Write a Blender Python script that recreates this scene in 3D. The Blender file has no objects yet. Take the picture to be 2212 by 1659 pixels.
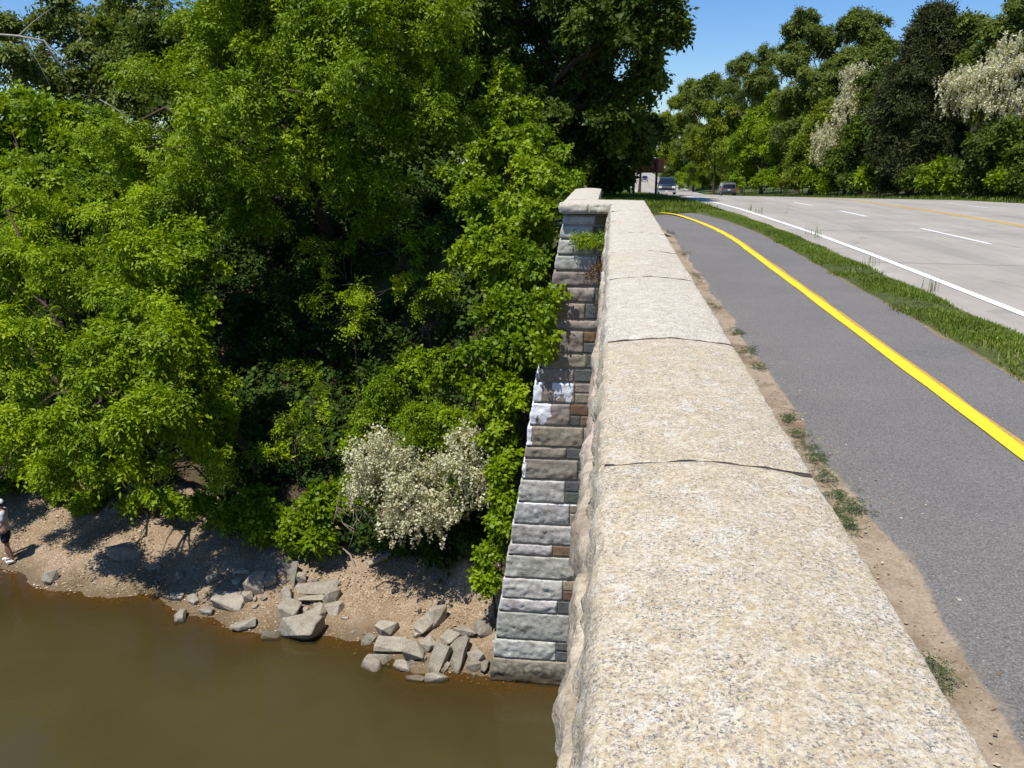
import bpy, bmesh, math, random
import numpy as np
from mathutils import Vector, Matrix, noise

SC = bpy.context.scene
COL = SC.collection
ZC = 10.6                       # camera height above the water (water = 0)
# ------------------------------------------------------------------ camera
FPX = 1790.0 / 2212.0           # focal length as share of the picture width
PITCH = math.radians(15.8); YAW = math.radians(6.7)
Fv = np.array([-math.sin(YAW)*math.cos(PITCH), math.cos(YAW)*math.cos(PITCH), -math.sin(PITCH)])
Rv = np.array([math.cos(YAW), math.sin(YAW), 0.0]); Uv = np.cross(Rv, Fv)
cam = bpy.data.cameras.new("camera"); camo = bpy.data.objects.new("camera", cam); COL.objects.link(camo)
camo.location = (0, 0, ZC); camo.rotation_euler = (math.pi/2-PITCH, 0, YAW)
cam.sensor_width = 36; cam.lens = 36*FPX; cam.clip_start = 0.05; cam.clip_end = 5000
SC.camera = camo

def ray(x, y):
    return (x-1106)/1790*Rv - (y-829.5)/1790*Uv + Fv
def at(x, y, Y):
    d = ray(x, y); p = d*Y/d[1]; return np.array([p[0], p[1], p[2]+ZC])
def onz(x, y, z):
    d = ray(x, y); p = d*((z-ZC)/d[2]); return np.array([p[0], p[1], z])

# ------------------------------------------------------------------ small helpers
def tag(o, label=None, cat=None, group=None, kind=None):
    if label: o["label"] = label
    if cat: o["category"] = cat
    if group: o["group"] = group
    if kind: o["kind"] = kind
    return o
def empty(name, loc, rz=0):
    o = bpy.data.objects.new(name, None); o.empty_display_size = .2
    o.location = Vector([float(c) for c in loc]); o.rotation_euler = (0, 0, rz); COL.objects.link(o); return o
def link(name, me, mat=None, parent=None, smooth=False):
    o = bpy.data.objects.new(name, me); COL.objects.link(o)
    if mat: me.materials.append(mat)
    if smooth: me.polygons.foreach_set("use_smooth", np.ones(len(me.polygons), dtype=bool))
    if parent: o.parent = parent
    return o
def npmesh(name, V, F, mat=None, parent=None, smooth=False, attrs=None, off=None):
    """V (n,3), F (m,k) index array"""
    V = np.asarray(V, dtype=np.float32)
    if off is not None: V = V - np.asarray(off, dtype=np.float32)
    F = np.asarray(F, dtype=np.int32); m, k = F.shape
    me = bpy.data.meshes.new(name)
    me.vertices.add(len(V)); me.vertices.foreach_set("co", V.ravel())
    me.loops.add(m*k); me.loops.foreach_set("vertex_index", F.ravel())
    me.polygons.add(m); me.polygons.foreach_set("loop_start", np.arange(m, dtype=np.int32)*k)
    me.update(calc_edges=True)
    for an, av in (attrs or {}).items():
        av = np.asarray(av, dtype=np.float32)
        if av.ndim == 1:
            a = me.attributes.new(an, 'FLOAT', 'POINT'); a.data.foreach_set("value", av)
        else:
            a = me.attributes.new(an, 'FLOAT_COLOR', 'POINT')
            c = np.ones((len(av), 4), dtype=np.float32); c[:, :3] = av; a.data.foreach_set("color", c.ravel())
    return link(name, me, mat, parent, smooth)
def bmobj(name, bm, mat=None, parent=None, smooth=False):
    me = bpy.data.meshes.new(name); bm.normal_update(); bm.to_mesh(me); bm.free()
    return link(name, me, mat, parent, smooth)
def box(bm, c, s, rot=None):
    M = Matrix.Translation(c) @ (rot or Matrix.Identity(4)) @ Matrix.Diagonal((s[0], s[1], s[2], 1))
    return bmesh.ops.create_cube(bm, size=1, matrix=M)["verts"]
def bevel(bm, w, seg=2):
    bmesh.ops.bevel(bm, geom=bm.edges[:], offset=w, segments=seg, affect='EDGES', profile=.6)
def tubes(specs, sides=7):
    """specs: list of (points (n,3), radii (n)) -> V, Q arrays"""
    Vs, Qs, b = [], [], 0
    ang = np.linspace(0, 2*math.pi, sides, endpoint=False)
    for pts, rad in specs:
        pts = np.asarray(pts, float); n = len(pts); rad = np.asarray(rad, float)
        T = np.gradient(pts, axis=0); T /= np.linalg.norm(T, axis=1)[:, None]+1e-9
        ref = np.array([0.31, 0.95, 0.05]) if abs(T[0, 2]) > .7 else np.array([0, 0, 1.])
        A = np.cross(T, ref); A /= np.linalg.norm(A, axis=1)[:, None]+1e-9
        B = np.cross(T, A)
        V = pts[:, None, :] + rad[:, None, None]*(np.cos(ang)[None, :, None]*A[:, None, :]+np.sin(ang)[None, :, None]*B[:, None, :])
        Vs.append(V.reshape(-1, 3))
        i = np.arange(n-1)[:, None]*sides; j = np.arange(sides)[None, :]; j2 = (j+1) % sides
        Qs.append(np.stack([i+j, i+j2, i+sides+j2, i+sides+j], -1).reshape(-1, 4)+b)
        b += n*sides
    return np.concatenate(Vs), np.concatenate(Qs)
def fbm(P, freq, rng, octs=3):
    """cheap smooth noise in about -1..1 from summed sines"""
    P = np.asarray(P, float); out = np.zeros(len(P)); amp = 1.0; tot = 0
    for o in range(octs):
        f = freq*(1.9**o)
        for k in range(3):
            d = rng.normal(size=3); d /= np.linalg.norm(d)
            out += amp*np.sin(P@d*f*2*math.pi+rng.random()*6.28)
        tot += amp*1.7; amp *= .6
    return out/tot
def pn(P, f, seed=0.0):
    """perlin noise of an array of points"""
    return np.array([noise.noise(Vector((p[0]*f+seed, p[1]*f+seed*1.7, p[2]*f-seed))) for p in P])

# ------------------------------------------------------------------ materials
class NT:
    def __init__(s, name):
        s.m = bpy.data.materials.new(name); s.m.use_nodes = True; s.t = s.m.node_tree; s.t.nodes.clear()
        s.out = s.n('ShaderNodeOutputMaterial')
    def n(s, typ, **kw):
        nd = s.t.nodes.new(typ)
        for k, v in kw.items():
            if k.startswith('i_'):
                key = k[2:]; key = int(key) if key.isdigit() else key.replace('_', ' ')
                nd.inputs[key].default_value = v
            else: setattr(nd, k, v)
        return nd
    def l(s, a, b): s.t.links.new(a, b)
    def coord(s, scale=None, which='Object'):
        c = s.n('ShaderNodeTexCoord').outputs[which]
        if scale:
            mp = s.n('ShaderNodeMapping'); mp.inputs['Scale'].default_value = scale; s.l(c, mp.inputs['Vector']); c = mp.outputs[0]
        return c
    def noise(s, vec, sc, det=4, rough=.55):
        nd = s.n('ShaderNodeTexNoise'); nd.inputs['Scale'].default_value = sc; nd.inputs['Detail'].default_value = det
        nd.inputs['Roughness'].default_value = rough; s.l(vec, nd.inputs['Vector']); return nd.outputs['Fac']
    def voro(s, vec, sc, feature='F1', out='Distance'):
        nd = s.n('ShaderNodeTexVoronoi'); nd.feature = feature; nd.inputs['Scale'].default_value = sc; s.l(vec, nd.inputs['Vector']); return nd.outputs[out]
    def ramp(s, fac, stops, interp='LINEAR'):
        r = s.n('ShaderNodeValToRGB'); cr = r.color_ramp; cr.interpolation = interp
        while len(cr.elements) < len(stops): cr.elements.new(.5)
        for e, (p, c) in zip(cr.elements, stops):
            e.position = p; e.color = (*c, 1) if isinstance(c, tuple) else (c, c, c, 1)
        s.l(fac, r.inputs[0]); return r.outputs[0]
    def mix(s, fac, a, b, mode='MIX'):
        nd = s.n('ShaderNodeMix', data_type='RGBA', blend_type=mode)
        for sock, v in ((nd.inputs[0], fac), (nd.inputs[6], a), (nd.inputs[7], b)):
            if isinstance(v, (int, float)): sock.default_value = v
            elif isinstance(v, tuple): sock.default_value = (*v, 1)
            else: s.l(v, sock)
        return nd.outputs[2]
    def math(s, op, a, b=None):
        nd = s.n('ShaderNodeMath', operation=op)
        for i, v in enumerate((a, b)):
            if v is None: continue
            if isinstance(v, (int, float)): nd.inputs[i].default_value = v
            else: s.l(v, nd.inputs[i])
        return nd.outputs[0]
    def attr(s, name, out='Fac'):
        a = s.n('ShaderNodeAttribute'); a.attribute_name = name; return a.outputs[out]
    def bump(s, h, strength, dist):
        b = s.n('ShaderNodeBump'); b.inputs['Strength'].default_value = strength; b.inputs['Distance'].default_value = dist
        s.l(h, b.inputs['Height']); return b.outputs[0]
    def finish(s, color, rough=.8, spec=.3, nrm=None, metal=0.0):
        p = s.n('ShaderNodeBsdfPrincipled')
        if isinstance(color, tuple): p.inputs['Base Color'].default_value = (*color, 1)
        else: s.l(color, p.inputs['Base Color'])
        if isinstance(rough, (int, float)): p.inputs['Roughness'].default_value = rough
        else: s.l(rough, p.inputs['Roughness'])
        p.inputs['Specular IOR Level'].default_value = spec; p.inputs['Metallic'].default_value = metal
        if nrm is not None: s.l(nrm, p.inputs['Normal'])
        s.l(p.outputs[0], s.out.inputs['Surface']); s.p = p; return s.m

def plain(name, col, rough=.6, spec=.3, metal=0.0, var=.12, sc=9):
    t = NT(name); c = t.coord(); f = t.noise(c, sc, 5)
    a = tuple(x*(1-var) for x in col); b = tuple(min(1, x*(1+var)) for x in col)
    return t.finish(t.ramp(f, [(.3, a), (.7, b)]), rough, spec, None, metal)

def mat_granite():
    t = NT("cap_granite"); c = t.coord()
    oi = t.n('ShaderNodeObjectInfo'); al = oi.outputs['Alpha']
    big = t.noise(c, 4, 6, .65); g1 = t.noise(c, 64, 5, .8); g2 = t.noise(c, 110, 4, .8); g3 = t.noise(c, 140, 3, .8); cl = t.noise(c, 11, 6, .75); bl = t.noise(c, 13, 8, .82)
    sel = t.math('ADD', al, t.math('MULTIPLY', t.math('SUBTRACT', big, .5), 1.5))
    sel = t.ramp(sel, [(.1, 0.), (.8, 1.)])
    tan = t.mix(sel, (.47, .365, .215), (.54, .465, .335))
    cream = t.mix(sel, (.66, .575, .42), (.72, .665, .555))
    base = t.mix(t.ramp(g1, [(.43, 0.), (.56, 1.)]), tan, cream)
    base = t.mix(t.math('MULTIPLY', t.ramp(g3, [(.40, 1.), (.47, 0.)]), .5), base, (.40, .29, .17))
    white = t.ramp(bl, [(.52, 0.), (.62, .6)])
    base = t.mix(white, base, (.74, .71, .63))
    grey = t.math('MULTIPLY', t.ramp(g2, [(.50, 0.), (.56, 1.)]), t.ramp(cl, [(.36, .25), (.58, 1.)]))
    base = t.mix(t.math('MULTIPLY', grey, .75), base, (.27, .255, .23))
    dark = t.math('MULTIPLY', t.ramp(g3, [(.535, 0.), (.585, 1.)]), t.ramp(cl, [(.34, .35), (.58, 1.)]))
    base = t.mix(t.math('MULTIPLY', dark, .9), base, (.10, .095, .09))
    stain = t.ramp(t.noise(c, 1.9, 5, .6), [(.5, 0.), (.75, .3)])
    base = t.mix(stain, base, (.46, .36, .24))
    h = t.math('ADD', t.math('MULTIPLY', g1, .6), t.math('MULTIPLY', g3, .4))
    return t.finish(base, .85, .25, t.bump(h, .8, .009))
def mat_masonry():
    t = NT("wall_masonry"); c = t.coord(); col = t.attr('tint', 'Color')
    f = t.noise(c, 9, 6, .7); g = t.noise(c, 60, 4, .7); st = t.noise(c, 2.5, 5, .6)
    b = t.mix(.9, col, t.ramp(f, [(.25, (.55, .53, .50)), (.75, (1.35, 1.35, 1.38))]), 'MULTIPLY')
    b = t.mix(.8, b, t.ramp(g, [(.32, (.55, .55, .55)), (.5, (1., 1., 1.)), (.75, (1.25, 1.25, 1.25))]), 'MULTIPLY')
    b = t.mix(t.ramp(st, [(.52, 0.), (.7, .55)]), b, (.17, .13, .09))
    geo = t.n('ShaderNodeNewGeometry'); sx = t.n('ShaderNodeSeparateXYZ'); t.l(geo.outputs['Position'], sx.inputs[0])
    wet = t.ramp(t.math('ADD', sx.outputs['Z'], t.math('MULTIPLY', t.math('SUBTRACT', f, .5), .5)), [(.12, .85), (.42, 0.)])
    b = t.mix(wet, b, (.075, .055, .032))
    p = t.math('ADD', t.attr('paint'), t.math('MULTIPLY', t.math('SUBTRACT', t.noise(c, 14, 4), .5), .9))
    b = t.mix(t.ramp(p, [(.48, 0.), (.53, 1.)]), b, (.78, .79, .82))
    h = t.math('ADD', t.math('MULTIPLY', f, .8), t.math('MULTIPLY', g, .3))
    return t.finish(b, .9, .2, t.bump(h, .8, .03))
def mat_rock():
    t = NT("shore_rock"); c = t.coord(); oi = t.n('ShaderNodeObjectInfo')
    f = t.noise(c, 5, 7, .7); g = t.noise(c, 40, 4, .7)
    b = t.ramp(f, [(.3, (.23, .195, .15)), (.5, (.335, .295, .235)), (.72, (.42, .385, .32))])
    b = t.mix(1., b, oi.outputs['Color'], 'MULTIPLY')
    b = t.mix(.7, b, t.ramp(g, [(.35, (.65, .65, .65)), (.65, (1.15, 1.15, 1.15))]), 'MULTIPLY')
    geo = t.n('ShaderNodeNewGeometry'); sx = t.n('ShaderNodeSeparateXYZ'); t.l(geo.outputs['Position'], sx.inputs[0])
    wet = t.ramp(t.math('ADD', sx.outputs['Z'], t.math('MULTIPLY', f, .12)), [(.07, 1.), (.15, 0.)])
    b = t.mix(t.math('MULTIPLY', wet, .75), b, (.07, .05, .025))
    return t.finish(b, .85, .25, t.bump(t.math('ADD', f, t.math('MULTIPLY', g, .25)), .8, .05))
def mat_asphalt():
    t = NT("path_asphalt"); c = t.coord()
    f = t.noise(c, 95, 5, .8); g = t.noise(c, .9, 6, .65)
    b = t.ramp(f, [(.36, (.072, .067, .061)), (.5, (.150, .141, .129)), (.64, (.24, .226, .207))])
    b = t.mix(t.ramp(t.noise(c, 70, 3, .6), [(.66, 0.), (.70, .8)]), b, (.44, .41, .36))
    b = t.mix(.8, b, t.ramp(g, [(.3, (.86, .86, .87)), (.7, (1.12, 1.1, 1.08))]), 'MULTIPLY')
    e = t.attr('edge')
    sand = t.math('ADD', e, t.math('MULTIPLY', t.math('SUBTRACT', t.noise(c, 7, 5, .65), .5), 1.1))
    dg = t.noise(c, 2.6, 6, .65); dc = t.ramp(dg, [(.30, (.14, .085, .05)), (.44, (.24, .185, .125)), (.56, (.33, .265, .19)), (.66, (.26, .20, .135)), (.78, (.13, .08, .045))])
    dc = t.mix(.75, dc, t.ramp(t.noise(c, 60, 5, .75), [(.33, (.6, .58, .55)), (.66, (1.25, 1.25, 1.25))]), 'MULTIPLY')
    b = t.mix(t.ramp(sand, [(.55, 0.), (.92, 1.)]), b, dc)
    return t.finish(b, .85, .3, t.bump(f, .5, .006))
def mat_concrete():
    t = NT("road_concrete"); c = t.coord(); u = t.attr('u'); v = t.attr('v')
    f = t.noise(c, 90, 3, .7); g = t.noise(c, .6, 6, .65); lg = t.noise(t.coord((2.2, .16, 1)), 1.3, 6, .65)
    b = t.ramp(g, [(.3, (.315, .283, .235)), (.7, (.40, .362, .305))])
    b = t.mix(t.ramp(lg, [(.42, 0.), (.72, .5)]), b, (.24, .225, .20))
    b = t.mix(.6, b, t.ramp(f, [(.35, (.75, .75, .75)), (.65, (1.12, 1.12, 1.12))]), 'MULTIPLY')
    # tyre tracks along the lanes
    lane = t.math('ABSOLUTE', t.math('SUBTRACT', t.math('FRACT', t.math('DIVIDE', u, 3.25)), .5))
    b = t.mix(t.math('MULTIPLY', t.ramp(lane, [(.0, 1.), (.16, .2), (.32, 0.)]), t.math('MULTIPLY', lg, .42)), b, (.17, .16, .145))
    jv = t.math('ADD', v, t.math('MULTIPLY', t.noise(c, 1.6, 3), .12))
    j = t.math('ABSOLUTE', t.math('SUBTRACT', t.math('FRACT', t.math('DIVIDE', jv, 6.1)), .5))
    b = t.mix(t.ramp(j, [(.0, .75), (.0035, .6), (.0075, 0.)]), b, (.10, .09, .08))
    cr = t.voro(t.coord((.7, .33, 1)), .33, 'DISTANCE_TO_EDGE')
    b = t.mix(t.ramp(t.math('ADD', cr, t.math('MULTIPLY', t.math('SUBTRACT', t.noise(c, 2, 4), .5), .08)), [(.002, .3), (.006, 0.)]), b, (.15, .14, .13))
    return t.finish(b, .85, .3, t.bump(f, .3, .004))
def mat_paint(name, col, wear=.5, scale=40):
    t = NT(name); c = t.coord(); f = t.noise(c, scale, 4, .7); g = t.noise(c, 3, 4)
    w = t.math('MULTIPLY', t.ramp(f, [(.52, 0.), (.66, 1.)]), wear)
    b = t.mix(w, t.mix(t.ramp(g, [(.3, 0.), (.7, .25)]), col, tuple(x*.75 for x in col)), (.2, .18, .16))
    return t.finish(b, .6, .3, t.bump(f, .3, .003))
def mat_terrain():
    t = NT("ground_soil"); c = t.coord(); s = t.attr('sand'); gr = t.attr('grass')
    f = t.noise(c, 9, 6, .7); p = t.voro(c, 24, 'F1', 'Color'); pd = t.voro(c, 24); g = t.noise(c, 1.3, 5, .6)
    soil = t.ramp(f, [(.3, (.045, .032, .018)), (.7, (.11, .08, .045))])
    sep = t.n('ShaderNodeSeparateColor'); t.l(p, sep.inputs[0])
    sand = t.ramp(g, [(.3, (.19, .128, .072)), (.5, (.245, .175, .108)), (.7, (.295, .225, .15))])
    peb = t.ramp(sep.outputs[0], [(.0, (.20, .13, .07)), (.4, (.31, .22, .135)), (.8, (.38, .295, .20)), (1., (.50, .43, .33))])
    pm = t.math('MULTIPLY', t.ramp(pd, [(.45, 1.), (.62, 0.)]), t.ramp(t.noise(c, .9, 4, .6), [(.36, .15), (.6, 1.)]))
    sand = t.mix(pm, sand, peb)
    geo = t.n('ShaderNodeNewGeometry'); sx = t.n('ShaderNodeSeparateXYZ'); t.l(geo.outputs['Position'], sx.inputs[0])
    wet = t.ramp(t.math('ADD', sx.outputs['Z'], t.math('MULTIPLY', t.math('SUBTRACT', g, .5), .25)), [(.02, 1.), (.24, 0.)])
    sand = t.mix(t.math('MULTIPLY', wet, .8), sand, (.115, .08, .042))
    gcol = t.ramp(t.noise(c, 5, 5, .7), [(.3, (.045, .06, .014)), (.7, (.10, .12, .03))])
    sm = t.math('ADD', s, t.math('MULTIPLY', t.math('SUBTRACT', t.noise(c, 1.5, 5, .7), .5), .8))
    b = t.mix(t.ramp(sm, [(.4, 0.), (.6, 1.)]), soil, sand)
    b = t.mix(gr, b, gcol)
    h = t.math('ADD', f, t.math('MULTIPLY', pd, -.8))
    return t.finish(b, .9, .2, t.bump(h, .8, .03))
def mat_dirt():
    t = NT("strip_dirt"); c = t.coord()
    f = t.noise(c, 60, 5, .75); g = t.noise(c, 2.6, 6, .65); h = t.noise(c, 180, 3, .7)
    b = t.ramp(g, [(.30, (.14, .085, .05)), (.44, (.24, .185, .125)), (.56, (.33, .265, .19)), (.66, (.26, .20, .135)), (.78, (.13, .08, .045))])
    b = t.mix(.75, b, t.ramp(f, [(.33, (.6, .58, .55)), (.66, (1.25, 1.25, 1.25))]), 'MULTIPLY')
    b = t.mix(t.ramp(h, [(.66, 0.), (.7, .7)]), b, (.6, .53, .45))
    return t.finish(b, .95, .15, t.bump(t.math('ADD', f, g), .5, .006))
def mat_water():
    t = NT("river_water"); c = t.coord(); d = t.attr('depth')
    g = t.noise(c, .25, 4); rp = t.noise(t.coord((1, 2.2, 1)), 1.6, 5, .6)
    col = t.ramp(g, [(.3, (.049, .039, .0135)), (.7, (.063, .051, .019))])
    df = t.n('ShaderNodeBsdfDiffuse'); t.l(col, df.inputs[0])
    tr = t.n('ShaderNodeBsdfTransparent'); tr.inputs[0].default_value = (.74, .60, .34, 1)
    m1 = t.n('ShaderNodeMixShader'); t.l(t.ramp(d, [(.0, .12), (.10, .45), (.28, .85), (.5, 1.)]), m1.inputs[0])
    t.l(tr.outputs[0], m1.inputs[1]); t.l(df.outputs[0], m1.inputs[2])
    gl = t.n('ShaderNodeBsdfGlossy'); gl.inputs['Roughness'].default_value = .10; gl.inputs[0].default_value = (.9, .9, .9, 1)
    nb = t.bump(rp, .16, .06); t.l(nb, gl.inputs['Normal'])
    fr = t.n('ShaderNodeFresnel'); fr.inputs['IOR'].default_value = 1.33; t.l(nb, fr.inputs['Normal'])
    m2 = t.n('ShaderNodeMixShader'); t.l(fr.outputs[0], m2.inputs[0]); t.l(m1.outputs[0], m2.inputs[1]); t.l(gl.outputs[0], m2.inputs[2])
    t.l(m2.outputs[0], t.out.inputs['Surface']); return t.m
def mat_leaf(name, dark, light, trans=.3, tip=None, rough=.42):
    t = NT(name); v = t.attr('v')
    st = [(0., dark), (.75, light)] + ([(1., tip)] if tip else [])
    col = t.ramp(v, st)
    p = t.n('ShaderNodeBsdfPrincipled'); t.l(col, p.inputs['Base Color']); p.inputs['Roughness'].default_value = rough
    p.inputs['Specular IOR Level'].default_value = .2
    tl = t.n('ShaderNodeBsdfTranslucent'); t.l(t.mix(1., col, (1.25, 1.2, .55), 'MULTIPLY'), tl.inputs[0])
    m = t.n('ShaderNodeMixShader'); m.inputs[0].default_value = trans
    t.l(p.outputs[0], m.inputs[1]); t.l(tl.outputs[0], m.inputs[2]); t.l(m.outputs[0], t.out.inputs['Surface']); return t.m
def mat_bark(name, a, b):
    t = NT(name); c = t.coord((1, 1, .25)); f = t.noise(c, 14, 6, .7)
    return t.finish(t.ramp(f, [(.3, a), (.7, b)]), .95, .1, t.bump(f, .9, .03))

M = dict(
    granite=mat_granite(), masonry=mat_masonry(), rock=mat_rock(), asphalt=mat_asphalt(), concrete=mat_concrete(),
    terrain=mat_terrain(), dirt=mat_dirt(), water=mat_water(),
    yellow=mat_paint("line_yellow", (.84, .60, .012), .55, 75), ochre=mat_paint("line_ochre", (.50, .30, .035), .9, 25),
    white=mat_paint("line_white", (.80, .80, .80), .35), roadyellow=mat_paint("road_yellow", (.66, .40, .05), .45),
    mortar=plain("mortar", (.34, .30, .24), .95, .1, 0, .3, 20), joint=plain("cap_joint", (.062, .050, .040), .95, .1, 0, .4, 30),
    maple=mat_leaf("leaf_box_elder", (0.085, 0.158, 0.002), (0.285, 0.388, 0.003), 0.34, (0.375, 0.46, 0.005), 0.5),
    canopy=mat_leaf("leaf_canopy", (0.066, 0.128, 0.002), (0.23, 0.328, 0.004), 0.32, (0.31, 0.395, 0.006), 0.5),
    shady=mat_leaf("leaf_oak_shaded", (0.034, 0.06, 0.006), (0.09, 0.135, 0.01), 0.28, (0.14, 0.2, 0.016), 0.6),  # dark oak leaves, with the shade of dim woods mixed into the colour
    vine=mat_leaf("leaf_vine", (0.072, 0.138, 0.002), (0.228, 0.32, 0.004), 0.32, (0.3, 0.388, 0.009), 0.42),
    under=mat_leaf("leaf_hollow_shade", (0.02, 0.042, 0.004), (0.05, 0.092, 0.007), 0.25, (0.08, 0.14, 0.01), 0.7),  # deep shade of the hollow put into a darker leaf colour
    olive=mat_leaf("leaf_olive", (0.075, 0.105, 0.018), (0.165, 0.205, 0.034), 0.36, (0.21, 0.25, 0.05), 0.5),
    bright=mat_leaf("leaf_bright", (.10, .135, .009), (.215, .265, .014), .34, (.27, .31, .025)),
    pale=mat_leaf("leaf_pale", (.09, .11, .04), (.15, .175, .065), .3, (.20, .22, .10)),
    cedar=mat_leaf("needles_cedar", (0.024, 0.032, 0.008), (0.064, 0.076, 0.022), 0.2, (0.105, 0.098, 0.036), 0.7),
    blossom=mat_leaf("locust_blossom", (.42, .40, .24), (.66, .63, .45), .3, (.76, .74, .60), .7),
    grass=mat_leaf("grass_blade", (.085, .125, .014), (.17, .235, .022), .35, (.26, .26, .08)),
    weed=mat_leaf("weed_leaf", (.055, .085, .03), (.10, .135, .045), .25, (.15, .16, .06)),
    straw=mat_leaf("dry_straw", (.12, .065, .03), (.22, .13, .065), .15, (.30, .19, .10)),
    bark=mat_bark("bark_brown", (.035, .026, .018), (.11, .085, .06)), palebark=mat_bark("bark_pale", (.22, .20, .17), (.48, .45, .40)),
    wood=mat_bark("driftwood", (.22, .18, .13), (.42, .36, .28)),
)

# ------------------------------------------------------------------ road geometry
_ys = np.arange(-30, 620, .5)
_xe = np.interp(_ys, [-30, 0, 10, 16, 20, 29, 36, 42, 60, 80, 100, 116, 140, 177, 235, 380, 500, 620],
                [5.0, 5.0, 4.95, 4.9, 4.8, 4.25, 3.4, 2.65, 1.3, 1.5, 2.5, 3.2, 4.3, 5.3, 5.6, 7.4, 9.0, 11.0])
_zr = np.interp(_ys, [-30, 30, 36, 42, 60, 100, 116, 177, 200, 235, 380, 620], [-1.9, -1.9, -1.92, -2.1, -3.04, -5.03, -5.78, -8.6, -9.2, -9.75, -11.8, -13.8])+ZC
def _sm(a, w):
    k = np.hanning(w); k /= k.sum(); p = np.pad(a, w//2, mode='edge'); return np.convolve(p, k, 'valid')[:len(a)]
_xe = _sm(_xe, 17); _zr = _sm(_zr, 13)
_dx = np.gradient(_xe, .5)
def xe(Y): return np.interp(Y, _ys, _xe)
def zr(Y): return np.interp(Y, _ys, _zr)
def roadpt(v, off, lift=0.0):
    v = np.asarray(v, float); s = np.interp(v, _ys, _dx); L = np.sqrt(1+s*s)
    X = xe(v)+off/L; Y = v-off*s/L
    return np.stack([X, Y, zr(Y)-.014*np.maximum(off, 0)+lift], -1)
def strip(name, V0, V1, mat, vs=None, us=None, ncol=1, label=None, attrs=None):
    """sheet between two polylines"""
    n = len(V0); t = np.linspace(0, 1, ncol+1)[None, :, None]
    V = V0[:, None, :]*(1-t)+V1[:, None, :]*t
    i = np.arange(n-1)[:, None]*(ncol+1); j = np.arange(ncol)[None, :]
    F = np.stack([i+j, i+j+1, i+ncol+2+j, i+ncol+1+j], -1).reshape(-1, 4)
    at_ = dict(attrs or {})
    if vs is not None:
        at_['v'] = np.repeat(vs, ncol+1); at_['u'] = np.tile(np.linspace(us[0], us[1], ncol+1), n)
    o = npmesh(name, V.reshape(-1, 3), F, mat, None, False, at_)
    o["kind"] = "structure"; return o
rv = np.concatenate([np.arange(-14, 130, .5), np.arange(130, 600, 3.)])
ncr = 14
_offs = np.linspace(-.62, 13.4, ncr+1)
_rowsV = np.stack([roadpt(rv, o) for o in _offs], 1)
i = np.arange(len(rv)-1)[:, None]*(ncr+1); j = np.arange(ncr)[None, :]
road = npmesh("road", _rowsV.reshape(-1, 3), np.stack([i+j, i+j+1, i+ncr+2+j, i+ncr+1+j], -1).reshape(-1, 4), M['concrete'], None, False,
              {'u': np.tile(_offs, len(rv)), 'v': np.repeat(rv, ncr+1)})
road["kind"] = "structure"
def roadline(name, o0, o1, v0, v1, mat):
    vs = np.linspace(v0, v1, max(3, int((v1-v0)/.5)))
    return strip(name, roadpt(vs, o0, .005), roadpt(vs, o1, .005), mat)
roadline("road_edge_line", -.07, .07, -14, 560, M['white'])
roadline("road_edge_line", 12.9, 13.02, -14, 560, M['white'])
for a in (6.38, 6.62): roadline("road_centre_line", a-.055, a+.055, -14, 560, M['roadyellow'])
dash = [(10.5, 13.8), (18.8, 22.4), (26.3, 28.6), (31.2, 33.2), (35.6, 37.4), (40, 42)]+[(k, k+3) for k in range(70, 500, 9)]
for a, b in dash: roadline("road_lane_dash", 3.19, 3.30, a, b, M['white'])
for a, b in [(8, 11), (17, 20), (24.2, 27.2), (31.5, 34.3)]+[(k, k+3) for k in range(60, 500, 9)]: roadline("road_lane_dash", 9.69, 9.80, a, b, M['white'])

# path centre line: straight, then swinging away behind the wing wall
PZ = ZC-1.86
def pathcurve():
    pts = [(x, y) for x, y in zip(np.full(60, 2.36), np.linspace(-14, 17.5, 60))]
    x, y, h = pts[-1][0], pts[-1][1], 0.0
    while h < 1.75:
        dh = .1/44 if y < 25.0 and h < .3 else .1/2.7
        h += dh; x -= .1*math.sin(h); y += .1*math.cos(h); pts.append((x, y))
    for k in range(60): pts.append((x-.1*(k+1)*math.sin(h), y+.1*(k+1)*math.cos(h)))
    return np.array(pts)
PC = pathcurve(); _t = np.gradient(PC, axis=0); _t /= np.linalg.norm(_t, axis=1)[:, None]; PN = np.stack([_t[:, 1], -_t[:, 0]], -1)
_rg = np.random.default_rng(3)
def pathoff(o, lift, jit=0.0):
    oo = o+(_rg.normal(size=len(PC))*jit if jit else 0)
    q = PC+PN*(oo[:, None] if jit else oo)
    z = PZ-.17*np.clip(q[:, 1]-26.3, 0, 9)-.15*np.clip(1.1-q[:, 0], 0, 12)*(q[:, 1] > 21)
    return np.stack([q[:, 0], q[:, 1], z+lift], -1)
V0, V1 = pathoff(-1.02, .0, .012), pathoff(1.12, .0, .02)
V0[:, 0] += .035*np.sin(V0[:, 1]*2.1)+.02*np.sin(V0[:, 1]*5.3+1)
n = len(PC); tt = np.array([0, .012, .03, .06, .12, .3, .5, .7, .86, .95, .98, 1.]); nc = len(tt)-1
V = V0[:, None]*(1-tt)[None, :, None]+V1[:, None]*tt[None, :, None]; V[:, 0, 2] -= .014; V[:, -1, 2] -= .014
i = np.arange(n-1)[:, None]*(nc+1); j = np.arange(nc)[None, :]
path = npmesh("path", V.reshape(-1, 3), np.stack([i+j, i+j+1, i+nc+2+j, i+nc+1+j], -1).reshape(-1, 4), M['asphalt'], None, False,
              {'edge': np.tile(np.array([1.5, 1.2, .62, .34, .1, 0, 0, 0, 0, .15, .5, 1.0]), n)})
path["kind"] = "structure"
strip("path_line", pathoff(.225, .008, .006), pathoff(.345, .008, .006), M['yellow'])
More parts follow.
